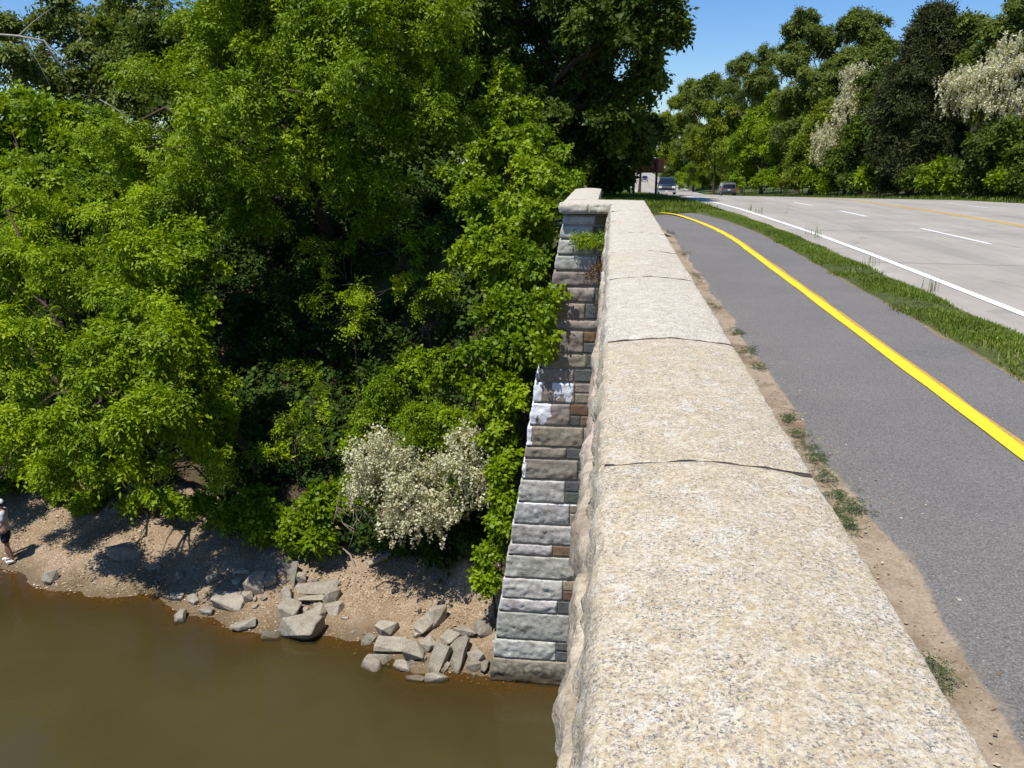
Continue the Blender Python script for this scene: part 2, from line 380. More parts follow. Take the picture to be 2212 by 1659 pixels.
strip("path_old_line", pathoff(.30, .004, .003), pathoff(.392, .004, .008), M['ochre'])

# ------------------------------------------------------------------ terrain
_wx = [-130, -60, -30, -22, -15.4, -11.6, -8.5, -5.2, -2.3, 0, 400]
_wy = [60, 32, 21.5, 19.2, 17.55, 16.95, 16.2, 15.65, 14.75, 14.6, 14.6]
def yw(X): return np.interp(X, _wx, _wy)
def ground(X, Y):
    X = np.asarray(X, float); Y = np.asarray(Y, float); X, Y = np.broadcast_arrays(X, Y)
    d = Y-yw(X)+.25*np.sin(X*1.3)+.12*np.sin(X*3.1+1)
    plate = zr(Y)-.05
    bank = np.where(d < 0, np.maximum(-1.6, .20*d), np.where(d < 3.6, .25*d, .9+(d-3.6)*.66))
    xb = np.interp(Y, [0, 19, 20.5, 22.5, 26, 32, 45, 80], [-.1, -.1, -.5, -2.5, -7, -9, -10, -10])
    dist = np.hypot(np.maximum(xb-X, 0), np.maximum(20.5-Y, 0))
    cone = np.where(Y > 14.9, plate-1.75*dist, -9)
    left = np.minimum(plate, np.maximum(bank, cone))
    z = np.where(X > -.25, np.where(Y > 15.7, plate, np.minimum(bank, -.6)), left)
    # path hollow and verge
    z = np.where((X > -.25) & (X < 4.6) & (Y > 15.7) & (Y < 29), plate-.05, z)
    z = np.where((Y > 26) & (X < 3) & (X > -9) & (Y < 60), np.minimum(z, plate), z)
    fl = (X > -9) & (X < 4.2) & (Y > 23.5) & (Y < 33)
    if fl.any():
        q = np.stack([X[fl], Y[fl]], -1); pc = PC[200::4] if len(PC) > 260 else PC[60::4]
        dd = np.hypot(q[:, None, 0]-pc[None, :, 0], q[:, None, 1]-pc[None, :, 1]); kk = dd.argmin(1); dm = dd.min(1)
        pz = PZ-.17*np.clip(pc[kk, 1]-26.3, 0, 9)-.15*np.clip(1.1-pc[kk, 0], 0, 12)
        z = np.array(z); z[fl] = np.minimum(z[fl], pz-.12+np.clip(dm-1.35, 0, 9)*.55)
    r = xe(Y)+13.4
    z = np.where(X > r+1.0, plate-.2+np.clip((X-r-1.0)*.10, 0, 1.5), np.where((X > xe(Y)-.6) & (Y > 15.7), plate-.28, z))
    return z
gx = np.concatenate([np.arange(-320, -60, 20.), np.arange(-60, -22, 2.), np.arange(-22, -.4, .2), np.arange(-.4, 6, .3), np.arange(6, 40, .8), np.arange(40, 120, 5), np.arange(120, 421, 30.)])
gy = np.concatenate([np.arange(-60, 10, 7.), np.arange(10, 13, 1.), np.arange(13, 24, .16), np.arange(24, 45, .5), np.arange(45, 140, 2.), np.arange(140, 640, 10.)])
GX, GY = np.meshgrid(gx, gy); GZ = ground(GX, GY)
rg = np.random.default_rng(11)
fl = np.stack([GX.ravel(), GY.ravel(), np.zeros(GX.size)], -1)
nz = fbm(fl, .6, rg, 4).reshape(GX.shape)
onbank = (GX < -.6) & (GZ < zr(GY)-.3)
GZ = GZ+np.where(onbank, nz*.07*np.clip((GZ+.4)*1.2, .15, 1.6), 0)
def gz(X, Y): return float(ground(X, Y))
nx, ny = len(gx), len(gy)
i = np.arange(ny-1)[:, None]*nx; j = np.arange(nx-1)[None, :]
F = np.stack([i+j, i+j+1, i+nx+j+1, i+nx+j], -1).reshape(-1, 4)
sand = np.where(GZ < .95, 1., np.clip(1-(GZ-.95)/.5, 0, 1))*(GY < 70)*(GX < 3)
gra = np.where((np.abs(GZ-zr(GY)) < 2.6) & (GY > 15.5) & (GX > -9) & (GX < xe(GY)+17), 1., 0.)
gra = np.where((GX < -.3) & (GY < 21), 0, gra); gra = np.where(GY > 70, 1., gra)
ter = npmesh("terrain", np.stack([GX, GY, GZ], -1).reshape(-1, 3), F, M['terrain'], None, True, {'sand': sand.ravel(), 'grass': gra.ravel()})
ter["kind"] = "structure"
def onground(x, y):
    d = ray(x, y); t0 = 5.0
    for k in range(900):
        t = t0+k*.05; p = d*t
        if p[2]+ZC <= gz(p[0], p[1]): return np.array([p[0], p[1], gz(p[0], p[1])])
    return onz(x, y, 0)

# river
wxs = np.concatenate([np.arange(-320, -30, 15.), np.arange(-30, .5, .25), np.arange(.5, 420, 20.)]); wys = np.concatenate([np.arange(-60, 10, 5.), np.arange(10, 21, .2), np.arange(21, 90, 6.)])
WX, WY = np.meshgrid(wxs, wys)
dep = np.clip(-ground(WX, WY), -.1, 2)
nx2 = len(wxs); i = np.arange(len(wys)-1)[:, None]*nx2; j = np.arange(nx2-1)[None, :]
wat = npmesh("water", np.stack([WX, WY, WX*0], -1).reshape(-1, 3), np.stack([i+j, i+j+1, i+nx2+j+1, i+nx2+j], -1).reshape(-1, 4), M['water'], None, True, {'depth': dep.ravel()})
wat["kind"] = "structure"

# dirt strip beside the parapet, verge soil
def simple_sheet(name, xs0, xs1, ys, z, mat, nc=8, wob=.0, seed=0):
    rg = np.random.default_rng(seed); n = len(ys)
    V0 = np.stack([np.full(n, xs0), ys, np.full(n, z)], -1); V1 = np.stack([xs1+rg.normal(size=n)*wob, ys, np.full(n, z)], -1)
    return strip(name, V0, V1, mat, ncol=nc)
_y = np.arange(-13, 19, .12)
w = .052*np.sin(_y*2.1)+.035*np.sin(_y*5.3+1)+.02*np.sin(_y*11.7)
V0 = np.stack([np.full(len(_y), .5), _y, np.full(len(_y), PZ-.012)], -1)
V1 = np.stack([1.75+0*w, _y, np.full(len(_y), PZ-.003)], -1)
strip("dirt_strip", V0, V1, M['dirt'], ncol=8)

# ------------------------------------------------------------------ the stone bridge
bridge = empty("stone_bridge", (0, 14.75, 0))
tag(bridge, "stone bridge with pale granite coping and a battered abutment standing in the brown river", "bridge")
BO = (0, 14.75, 0)
CZ = ZC-.9
def coping_block(y0, y1, x0, x1, seed, tintw, color, ridge=.028, h=.19, left=True, step=.03, parent=bridge, name="coping_stone"):
    nt = 22
    w = x1-x0; s = np.linspace(0, 1, nt)
    top = [(x0+.008+(w-.016)*k, ridge*(1-abs(2*k-1)**1.3)) for k in s]
    prof = [(x0+.03, -h), (x0-.005, -h+.015)]+[(x0-.012-.026*(1-q), -h+.015+(h-.03)*q) for q in np.linspace(.1, .95, 7)]+[(x0+.001, -.006)]+top+[(x1-.001, -.006)]+[(x1+.006, -.03-(h-.045)*q) for q in np.linspace(0, .92, 5)]+[(x1-.03, -h)]
    prof = np.array(prof); npf = len(prof)
    ys = np.concatenate([[y0, y0+.006, y0+.014], np.arange(y0+.03, y1-.025, step), [y1-.014, y1-.006, y1]])
    ny = len(ys)
    V = np.zeros((ny, npf, 3)); V[:, :, 0] = prof[None, :, 0]; V[:, :, 2] = CZ+prof[None, :, 1]; V[:, :, 1] = ys[:, None]
    P = V.reshape(-1, 3)
    n1 = pn(P, 7, seed).reshape(ny, npf); n2 = pn(P, 22, seed+3).reshape(ny, npf); n3 = pn(P, 2.2, seed+9).reshape(ny, npf)
    side = np.zeros(npf); side[1:9] = [1, 1, 1, 1, .9, .7, .5, .3]; side[-7:-1] = .22; side[9] = .16; side[-7] = .14
    V[:, :, 0] += -(side*np.where(prof[:, 0] < (x0+x1)/2, 1, -1))[None, :]*(n1*.026+n2*.026+n3*.008)
    topm = np.zeros(npf); topm[9:9+nt+2] = 1
    V[:, :, 2] += topm[None, :]*(n1*.0035+n2*.0016+n3*.004)
    edge = np.zeros(npf); edge[9:12] = 1; edge[-10:-7] = .6
    V[:, :, 2] -= edge[None, :]*(np.abs(n1)*.006+np.maximum(n2-.25, 0)*.03)
    drop = np.zeros(ny); drop[0] = drop[-1] = .008; drop[1] = drop[-2] = .001
    V[:, :, 2] -= drop[:, None]
    V[:, :, 1] += np.array([1 if k < 3 or k > ny-4 else 0 for k in range(ny)])[:, None]*n3*.012
    i = np.arange(ny-1)[:, None]*npf; j = np.arange(npf)[None, :]; j2 = (j+1) % npf
    F = np.stack([i+j, i+npf+j, i+npf+j2, i+j2], -1).reshape(-1, 4)
    # close ends
    E = []
    for r in (0, ny-1):
        for k in range(1, npf//2):
            a, b, c, d = r*npf+k-1, r*npf+k, r*npf+npf-1-k, r*npf+npf-k
            E.append((a, b, c, d) if r else (d, c, b, a))
    F = np.concatenate([F, np.array(E)])
    o = npmesh(name, V.reshape(-1, 3), F, M['granite'], parent, True, None, BO)
    o.data.set_sharp_from_angle(angle=math.radians(38)); o.color = (*color, tintw); return o
cj = [-5.6, -3.7, -1.75, .28, 2.31, 3.97, 6.0, 7.62, 9.3, 11.0, 12.85, 14.62]
tw = [.3, .3, .2, .1, .05, .75, .6, .85, .7, .9, .75, .8]
for k in range(len(cj)-1):
    coping_block(cj[k]+.007, cj[k+1]-.007, 0, .6, k*3.7+1, tw[k], (1, 1, 1), step=.025 if cj[k] < 4 else .05)
# mortar bed in the joints
def joint(y, x0, x1, ridge):
    s_ = np.linspace(0, 1, 25); xx = x0+.004+(x1-x0-.008)*s_
    z = CZ-.0022+ridge*(1-np.abs(2*s_-1)**1.3)+.0015*np.sin(s_*31+y); n = len(xx); w = .012
    V = np.concatenate([np.stack([xx, np.full(n, y+o), zz], -1) for o, zz in ((-w, z-.2), (-w, z), (w, z), (w, z-.2))]); V[:, 1] += np.tile(.004*np.sin(s_*17+y*3), 4)
    k = np.arange(n-1); F = np.concatenate([np.stack([q*n+k, q*n+k+1, (q+1)*n+k+1, (q+1)*n+k], -1) for q in range(3)])
    npmesh("mortar_joint", V, F, M['joint'], bridge, False, None, BO)
for y in cj[1:-1]: joint(y, 0, .6, .028)
joint(14.625, .02, .6, .02); joint(18.055, -.86, -.25, .02); joint(15.746, -.86, -.25, .012)

def stone_grid(plan, z0, z1, res, bulge, seed, rough=1.0):
    """rock-faced stone wrapped round a plan polyline (list of (x,y)), outward = to the right of travel reversed"""
    pts = [np.array(p, float) for p in plan]; seq = []; nrm = []; ed = []
    tot = sum(np.linalg.norm(pts[k+1]-pts[k]) for k in range(len(pts)-1)); acc = 0
    for k in range(len(pts)-1):
        d = pts[k+1]-pts[k]; L = np.linalg.norm(d); d /= L; nn = np.array([d[1], -d[0]]); m = max(3, int(L/res))
        fr = list(np.linspace(0, 1, m+1)); e_ = min(.009/L, .2/m)
        fr = sorted(set([0.0, e_]+fr[1:-1]+[1-e_]+([1.0] if k == len(pts)-2 else [])))
        for q, f in enumerate(fr):
            nv = nn
            if k > 0 and q == 0:
                pd = pts[k]-pts[k-1]; pd /= np.linalg.norm(pd); nv = nn+np.array([pd[1], -pd[0]]); nv /= np.linalg.norm(nv)
            seq.append(pts[k]+d*L*f); nrm.append(nv); ed.append(min(acc+L*f, tot-acc-L*f))
        acc += L
    seq = np.array(seq); nrm = np.array(nrm); ed = np.array(ed)
    mz = max(4, int((z1-z0)/res)); zs = np.linspace(z0, z1, mz+1); zs = np.concatenate([[z0, z0+.008], zs[1:-1], [z1-.008, z1]]); mz = len(zs)-1
    ez = np.minimum(zs-z0, z1-zs)
    E = np.minimum(ed[None, :], ez[:, None])
    nc = len(seq)
    P = np.zeros((mz+1, nc, 3)); P[:, :, 0] = seq[None, :, 0]; P[:, :, 1] = seq[None, :, 1]; P[:, :, 2] = zs[:, None]
    fl = P.reshape(-1, 3)
    n1 = pn(fl*np.array([1, 1, 1.8]), 3.4, seed).reshape(mz+1, nc); n2 = pn(fl*np.array([1, 1, 1.5]), 10, seed+5).reshape(mz+1, nc); n3 = pn(fl, 27, seed+8).reshape(mz+1, nc)
    chip = np.round((n1+n2*.5)*4)/4*.7+n1*.3
    rmp = .012 if bulge > .02 else .008
    off = bulge*np.clip(E/rmp, 0, 1)**.5*(.60+rough*(chip*.66+n2*.34+n3*.32))-.008*(E < 1e-6)
    zz = (zs-z0)/(z1-z0)
    if bulge > .02:
        L1 = (.30+n1[0][None, :]*.5+n2[0][None, :]*.35); L2 = (.68+n1[-1][None, :]*.4+n2[-1][None, :]*.3)
        off = off+bulge*.42*np.clip((zz[:, None]-L1)*14, 0, 1)*np.clip(E/rmp, 0, 1)-bulge*.30*np.clip((zz[:, None]-L2)*9, 0, 1)*np.clip(E/rmp, 0, 1)
    off = off+bulge*.15*np.sin(np.pi*np.clip(zz, 0, 1))[:, None]*(bulge > .02)
    P[:, :, 0] += nrm[None, :, 0]*off; P[:, :, 1] += nrm[None, :, 1]*off
    i = np.arange(mz)[:, None]*nc; j = np.arange(nc-1)[None, :]
    F = np.stack([i+j, i+j+1, i+nc+j+1, i+nc+j], -1).reshape(-1, 4)
    # top / bottom lips going back into the wall
    back = P.copy()
    V = P.reshape(-1, 3); nb = len(V)
    top = P[-1].copy(); top[:, :2] -= nrm*.10; bot = P[0].copy(); bot[:, :2] -= nrm*.10
    V = np.concatenate([V, top, bot]); jj = np.arange(nc-1)
    tr = mz*nc
    F = np.concatenate([F, np.stack([tr+jj, tr+jj+1, nb+jj+1, nb+jj], -1), np.stack([nb+nc+jj, nb+nc+jj+1, jj+1, jj], -1)])
    return V, F
PY0 = 14.75
courses = [  # z top, z bottom (below camera), x of outer edge, splits as fractions of the visible width, tint kinds
    (-1.11, -1.27, -.80, [.62], 'gb'), (-1.285, -1.51, -.84, [.60], 'gd'), (-1.525, -1.79, -.88, [.66], 'gt'), (-1.805, -2.07, -.92, [.72], 'gs'),
    (-2.085, -2.35, -.96, [.78], 'nd'), (-2.365, -2.64, -1.01, [.72], 'ns'), (-2.655, -2.95, -1.05, [.58], 'ns'), (-2.965, -3.15, -1.07, [.97], 'ns'),
    (-3.165, -3.58, -1.09, [.58], 'ns'), (-3.595, -3.86, -1.18, [.66], 'ns'), (-3.875, -4.13, -1.23, [.5], 'ns'), (-4.145, -4.54, -1.29, [.54], 'nn'),
    (-4.555, -4.99, -1.33, [.5, .8], 'nsb'), (-5.005, -5.41, -1.41, [.7], 'nn'), (-5.425, -5.65, -1.45, [.5], 'ns'), (-5.665, -6.08, -1.49, [.66], 'ns'),
    (-6.095, -6.56, -1.54, [.52], 'gs'), (-6.575, -7.02, -1.62, [.60], 'gt'), (-7.035, -7.45, -1.70, [.74], 'gd'), (-7.465, -7.70, -1.74, [.45], 'gb'),
    (-7.715, -8.20, -1.81, [.76], 'gd'), (-8.215, -8.66, -1.88, [.60], 'gb'), (-8.675, -8.97, -1.94, [.56], 'gs'), (-8.985, -9.60, -2.00, [.70], 'gt'),
    (-9.615, -10.05, -2.06, [.58], 'gs'), (-10.065, -10.62, -2.12, [.78], 'nd'), (-10.63, -11.2, -2.2, [.95], 'nd')]
kinds = {'g': (.50, .485, .455), 'n': (.31, .27, .22), 'b': (.19, .125, .08), 'd': (.13, .13, .125), 's': (.115, .125, .12), 't': (.44, .37, .275)}
rs = random.Random(5)
Vs, Fs, Ts, Ps, base = [], [], [], [], 0
def add_stone(plan, z0, z1, kind, bulge, seed, paintf=None, res=.035, rough=1.0, lean=0.0):
    global base
    V, F = stone_grid(plan, z0, z1, res, bulge, seed, rough)
    if lean: V[:, 0] += lean*np.clip((z1-V[:, 2])/(z1-z0), 0, 1)*np.clip((plan[0][0]+.45-V[:, 0])/.45, 0, 1)
    k = rs.uniform(.82, 1.16); c = np.array(kinds[kind])*k*np.array([1, rs.uniform(.96, 1.03), rs.uniform(.92, 1.05)])
    Vs.append(V); Fs.append(F+base); Ts.append(np.tile(c, (len(V), 1)))
    Ps.append(paintf(V) if paintf else np.zeros(len(V))); base += len(V)
def drips(seed, lo, hi, xl, xr):
    def f(V):
        x, z = V[:, 0], V[:, 2]-ZC
        edge = hi-(hi-lo)*(.35+.45*np.sin(x*9+seed)+.3*np.sin(x*23+seed*2))
        return np.where((z > edge) & (x < xr), .85, 0)*np.clip((xr-x)*6, 0, 1)+np.where((x < xl) & (z > lo-.1), .8, 0)
    return f
for ci, (zt, zb, xl, sp, ks) in enumerate(courses):
    xr = .06; xs = [xl]+[xl+(xr-xl)*s for s in sp]+[xr]
    y0 = PY0-.0
    for si in range(len(xs)-1):
        a, b = xs[si]+(.006 if si else 0), xs[si+1]-.006
        kd = ks[min(si, len(ks)-1)]
        pf = None
        if ci == 11: pf = drips(2., -4.62, -4.14, xl+.10, xl+.78)
        elif ci == 12: pf = drips(5., -5.1, -4.55, xl+.06, xl+.42)
        elif ci == 13: pf = drips(8., -5.3, -5.0, xl+.05, xl+.09)
        elif ci == 17: pf = lambda V: np.where(V[:, 2] > ZC-6.61, .62, 0)
        elif ci in (10, 15): pf = (lambda xl_: (lambda V: np.where(V[:, 0] < xl_+.03, .55, 0)))(xl)
        if si == 0:
            nxl = courses[min(ci+1, len(courses)-1)][2]; lean = (nxl-xl)*.75
            add_stone([(a, y0+.7), (a, y0), (b, y0)], ZC+zb+.006, ZC+zt-.006, kd, .026, ci*7.3+si, pf, lean=lean)
        else:
            # narrower schist: one to three thin layers
            h = zt-zb; nl = 1 if h < .3 else (2 if h < .47 else 3)
            cuts = [0]+sorted([(q+rs.uniform(-.15, .15))/nl for q in range(1, nl)])+[1]
            for q in range(nl):
                z0, z1 = ZC+zb+h*cuts[q]+.004, ZC+zb+h*cuts[q+1]-.004
                k2 = rs.choice('ssdbt' if kd in 'sd' else 'nbtt') if q else kd
                if rs.random() < .4 and b-a > .4:
                    mxx = a+(b-a)*rs.uniform(.35, .65)
                    add_stone([(a, y0), (mxx-.005, y0)], z0, z1, k2, .014, ci*3.1+q, pf, rough=.5)
                    add_stone([(mxx+.005, y0), (b, y0)], z0, z1, rs.choice('sdb'), .014, ci*3.3+q, pf, rough=.5)
                else: add_stone([(a, y0), (b, y0)], z0, z1, k2, .014, ci*3.1+q+50, pf, rough=.5)
npmesh("abutment", np.concatenate(Vs), np.concatenate(Fs), M['masonry'], bridge, False, {'tint': np.concatenate(Ts), 'paint': np.concatenate(Ps)}, BO)
# core behind the stones (mortar colour shows in the joints)
bm = bmesh.new()
pf = [(-.80, ZC-1.10), (-1.0, ZC-2.5), (-1.16, ZC-3.6), (-1.45, ZC-5.5), (-1.79, ZC-8), (-2.20, ZC-11.4)]
loop = [(x+.028, z) for x, z in pf]+[(18.6, ZC-11.4), (18.6, ZC-2.0), (.5, ZC-2.0), (.5, ZC-1.10)]
f0 = [bm.verts.new((x, PY0+.012-14.75, z)) for x, z in loop]; f1 = [bm.verts.new((x, PY0+1.1-14.75, z)) for x, z in loop]
bm.faces.new(f0); bm.faces.new(f1[::-1])
for k in range(len(loop)):
    k2 = (k+1) % len(loop); bm.faces.new((f0[k2], f0[k], f1[k], f1[k2]))
bmobj("abutment_core", bm, M['mortar'], bridge)
# bridge body: deck with arched underside; parapet wall under the coping
arch = [(-14, ZC-1.93)]+[(14.745, ZC-1.93), (14.745, .9)]
arch += [(14.5-14.0*math.sin(a)**1.0*1.0, .9+(6.9)*math.sin(a)**.75) for a in np.linspace(.12, math.pi/2, 14)]+[(-14, 7.9)]
bm = bmesh.new()
a0 = [bm.verts.new((.075, y-14.75, z)) for y, z in arch]; a1 = [bm.verts.new((18.55, y-14.75, z)) for y, z in arch]
bm.faces.new(a0[::-1]); bm.faces.new(a1)
for k in range(len(arch)):
    k2 = (k+1) % len(arch); bm.faces.new((a0[k], a0[k2], a1[k2], a1[k]))
bmobj("bridge_deck", bm, M['mortar'], bridge)
Vs, Fs, Ts, Ps, base = [], [], [], [], 0
y = -5.6; k = 0
while y < 14.6:
    L = rs.uniform(.75, 1.35) if y > -2 else 2.0; y1 = min(y+L, 14.66)
    add_stone([(-.035, y1-.008), (-.035, y+.008)], ZC-1.47, ZC-1.10, rs.choice('tttg'), .034, k*2.3+4, res=.03 if y < 5 else .06, rough=1.)
    zz = ZC-1.49
    for rr in range(3):
        h = rs.uniform(.22, .34); add_stone([(.05, y1-.008), (.05, y+.008)], zz-h, zz, rs.choice('tngs'), .04, k*2.3+rr+40, res=.06); zz -= h+.012
    y = y1; k += 1
for k in range(len(Ts)): Ts[k] = Ts[k]*1.1
npmesh("parapet_facing", np.concatenate(Vs), np.concatenate(Fs), M['masonry'], bridge, False, {'tint': np.concatenate(Ts), 'paint': np.concatenate(Ps)}, BO)
bm = bmesh.new(); box(bm, (.31, 4.5-14.75, ZC-1.52), (.46, 20.2, .84)); bmobj("parapet_wall", bm, M['mortar'], bridge)
# pier coping and the offset wing wall
coping_block(14.63, 15.74, -.86, .60, 51, .95, (1, 1, 1), ridge=.012, h=.165, step=.05)
coping_block(15.752, 18.05, -.86, -.25, 57, .9, (1, 1, 1), ridge=.02, h=.165, step=.06)
coping_block(18.06, 20.35, -.86, -.25, 63, .85, (1, 1, 1), ridge=.02, h=.165, step=.06)
Vs, Fs, Ts, Ps, base = [], [], [], [], 0
add_stone([(-.875, 15.2), (-.875, 14.615), (-.40, 14.615)], CZ-.162, CZ-.004, 'g', .030, 3.3, res=.03, rough=1.3)
add_stone([(-.395, 14.615), (-.012, 14.615)], CZ-.162, CZ-.006, 'g', .032, 8.3, res=.03, rough=1.3)
npmesh("coping_face", np.concatenate(Vs), np.concatenate(Fs), M['masonry'], bridge, False, {'tint': np.concatenate(Ts)*np.array([.95, .91, .82]), 'paint': np.concatenate(Ps)}, BO)
Vs, Fs, Ts, Ps, base = [], [], [], [], 0
for (pl, kk) in (([(-.82, 20.3), (-.82, 15.6)], 0), ([(-.29, 15.78), (-.29, 20.3)], 1), ([(-.29, 20.3), (-.82, 20.3)], 2), ([(.6, 15.74), (-.3, 15.74)], 3)):
    p0, p1 = np.array(pl[0]), np.array(pl[1]); L = np.linalg.norm(p1-p0); m = max(1, int(L/.8)); z = ZC-1.07
    for r in range(7 if kk == 0 else 3):
        h = rs.uniform(.24, .33)
        for q in range(m):
            a = p0+(p1-p0)*(q/m); b = p0+(p1-p0)*((q+1)/m-.012)
            add_stone([tuple(a), tuple(b)], z-h, z, rs.choice('gnnt'), .035, kk*9+r+q*.7, res=.07)
        z -= h+.014
npmesh("wing_wall", np.concatenate(Vs), np.concatenate(Fs), M['masonry'], bridge, False, {'tint': np.concatenate(Ts), 'paint': np.concatenate(Ps)}, BO)
bm = bmesh.new(); box(bm, (-.555, 18.0-14.75, ZC-2.6), (.50, 4.5, 3.04)); bmobj("wing_wall_core", bm, M['mortar'], bridge)
bm = bmesh.new(); box(bm, (.30, 15.4-14.75, ZC-1.5), (.52, .6, .86)); bmobj("parapet_end_core", bm, M['mortar'], bridge)

# ------------------------------------------------------------------ foliage
def make_tuft(rng, nf=7, nl=6, L=.42, ll=.10, lw=.05, droop=.55, elev=(5, 60)):
    V = []
    for f in range(nf):
        az = 2*math.pi*(f+rng.random()*.7)/nf; e = math.radians(rng.uniform(*elev)); Lf = L*rng.uniform(.45, 1.25); droop_ = droop*rng.uniform(.25, 1.25)
        hd = np.array([math.cos(az), math.sin(az), 0]); side = np.array([-math.sin(az), math.cos(az), 0]); up = np.array([0, 0, 1.])
        for k in range(nl):
            s = .22+.78*k/(nl-1 if nl > 1 else 1); p = hd*(Lf*s*math.cos(e))+up*(Lf*(s*math.sin(e)-droop_*s*s))
            tz = math.sin(e)-2*droop_*s; tg = hd*math.cos(e)+up*tz; tg /= np.linalg.norm(tg)
            sg = 0 if k == nl-1 else (1 if k % 2 else -1)
            d = tg*(.55 if sg else 1)+side*sg*.85+up*rng.uniform(-.35, .1)+rng.normal(size=3)*.12; d /= np.linalg.norm(d)
            nrm = np.cross(d, side if not sg else tg); nrm = np.array([0, 0, 1.])*.8+rng.normal(size=3)*.45
            w = np.cross(nrm, d); w /= np.linalg.norm(w)+1e-9
            l = ll*rng.uniform(.75, 1.25); ww = lw*rng.uniform(.8, 1.2)
            sagv = np.array([0, 0, -.12*l])
            V.append([p, p+d*l*.45+w*ww*.5, p+d*l+sagv, p+d*l*.45-w*ww*.5])
    return np.array(V).reshape(-1, 3)
def make_raceme(rng, nr=3, n=20, L=.20, s=.042):
    V = []
    for r in range(nr):
        o = np.array([rng.normal()*.09, rng.normal()*.09, rng.normal()*.06])*L/.2; sw = rng.normal(size=2)*.15
        for k in range(n):
            t = k/(n-1); wd = .045*(1-t*.8)+.008
            p = o+np.array([sw[0]*t*L+rng.normal()*wd, sw[1]*t*L+rng.normal()*wd, -L*t])
            a = rng.normal(size=3); a /= np.linalg.norm(a); b = np.cross(a, rng.normal(size=3)); b /= np.linalg.norm(b)
            q = s*rng.uniform(.7, 1.3)
            V.append([p-a*q*.5, p+b*q*.5, p+a*q*.5, p-b*q*.5])
    return np.array(V).reshape(-1, 3)
TR = np.random.default_rng(77)
TUFTS = {
    'elder': [make_tuft(TR, 5, 6, .46, .125, .058, .6, (-15, 75)) for _ in range(8)],
    'broad': [make_tuft(TR, 6, 5, .34, .12, .085, .35, (0, 70)) for _ in range(8)],
    'vine': [make_tuft(TR, 6, 5, .26, .095, .078, .5, (0, 60)) for _ in range(8)],
    'locust': [make_tuft(TR, 7, 8, .30, .06, .034, .45, (5, 50)) for _ in range(8)],
    'far': [make_tuft(TR, 8, 5, .62, .22, .14, .3, (-10, 75)) for _ in range(8)],
    'vfar': [make_tuft(TR, 8, 5, 1.0, .36, .24, .3, (-10, 75)) for _ in range(8)],
    'cedar': [make_tuft(TR, 11, 8, .55, .16, .05, .05, (20, 85)) for _ in range(8)],
    'raceme': [make_raceme(TR) for _ in range(6)],
    'farraceme': [make_raceme(TR, 3, 14, .45, .10) for _ in range(6)],
}
def place(cent, axes, kind, rng, scale=1.0, tuftv=None, spin=True):
    """copies of tufts at cent with z axis -> axes; returns V, v attribute"""
    T = TUFTS[kind]; N = len(cent); k = rng.integers(0, len(T), N); Vo, At = [], []
    for q in range(len(T)):
        idx = np.nonzero(k == q)[0]
        if not len(idx): continue
        z = axes[idx]; z = z/np.linalg.norm(z, axis=1)[:, None]
        a = rng.normal(size=(len(idx), 3)); x = np.cross(a, z); x /= np.linalg.norm(x, axis=1)[:, None]+1e-9; y = np.cross(z, x)
        Rm = np.stack([x, y, z], -1)
        s = scale*rng.uniform(.7, 1.3, len(idx))
        P = np.einsum('mij,nj->mni', Rm, T[q])*s[:, None, None]+cent[idx][:, None, :]
        nl = T[q].shape[0]//4
        tv = (tuftv[idx] if tuftv is not None else rng.random(len(idx)))
        lv = np.clip(tv[:, None]*.6+rng.random((len(idx), nl))*.4+rng.normal(size=(len(idx), nl))*.06, 0, 1)
        Vo.append(P.reshape(-1, 3)); At.append(np.repeat(lv.reshape(-1), 4))
    V = np.concatenate(Vo); return V, np.concatenate(At)
def crown_points(lobes, dens, rng, gap=.25, inner=.25, low=.35, gapf=.55, up=.55, nsp=6, out=.62):
    """tufts strung along short drooping branchlets that leave each limb end in all directions, plus some inside"""
    C, A = [], []
    for c, r in lobes:
        r = np.asarray(r, float); rm = np.mean(r); area = 4*math.pi*rm**2; nb = max(3, int(area*dens/nsp))
        d = rng.normal(size=(nb, 3)); d /= np.linalg.norm(d, axis=1)[:, None]
        keep = rng.random(nb) < np.where(d[:, 2] < -.3, low, 1.0); d = d[keep]; nb = len(d)
        st = c+d*r*rng.uniform(.35, .72, (nb, 1))
        g = fbm(st, gapf, rng, 3); k = g > np.quantile(g, gap) if nb > 8 else np.ones(nb, bool); d, st = d[k], st[k]; nb = len(d)
        dr = d*np.array([1, 1, .8])+rng.normal(size=(nb, 3))*.38; dr[:, 2] += .12; dr /= np.linalg.norm(dr, axis=1)[:, None]
        L = rm*rng.uniform(.22, out, nb)
        s_ = np.linspace(.05, 1, nsp)[None, :, None]
        P = st[:, None, :]+dr[:, None, :]*L[:, None, None]*s_; P[:, :, 2] -= (L[:, None]*.28)*s_[:, :, 0]**2
        P += rng.normal(size=P.shape)*np.minimum(.11, rm*.09)
        ax = dr[:, None, :]*.55+d[:, None, :]*.25+rng.normal(size=P.shape)*.36; ax[:, :, 2] += up
        C.append(P.reshape(-1, 3)); A.append(ax.reshape(-1, 3))
        ni = int(nb*nsp*inner)
        di = rng.normal(size=(ni, 3)); di /= np.linalg.norm(di, axis=1)[:, None]
        C.append(c+di*r*rng.random((ni, 1))**.5*.7); A.append(di*.6+np.array([0, 0, up]))
    return np.concatenate(C), np.concatenate(A)
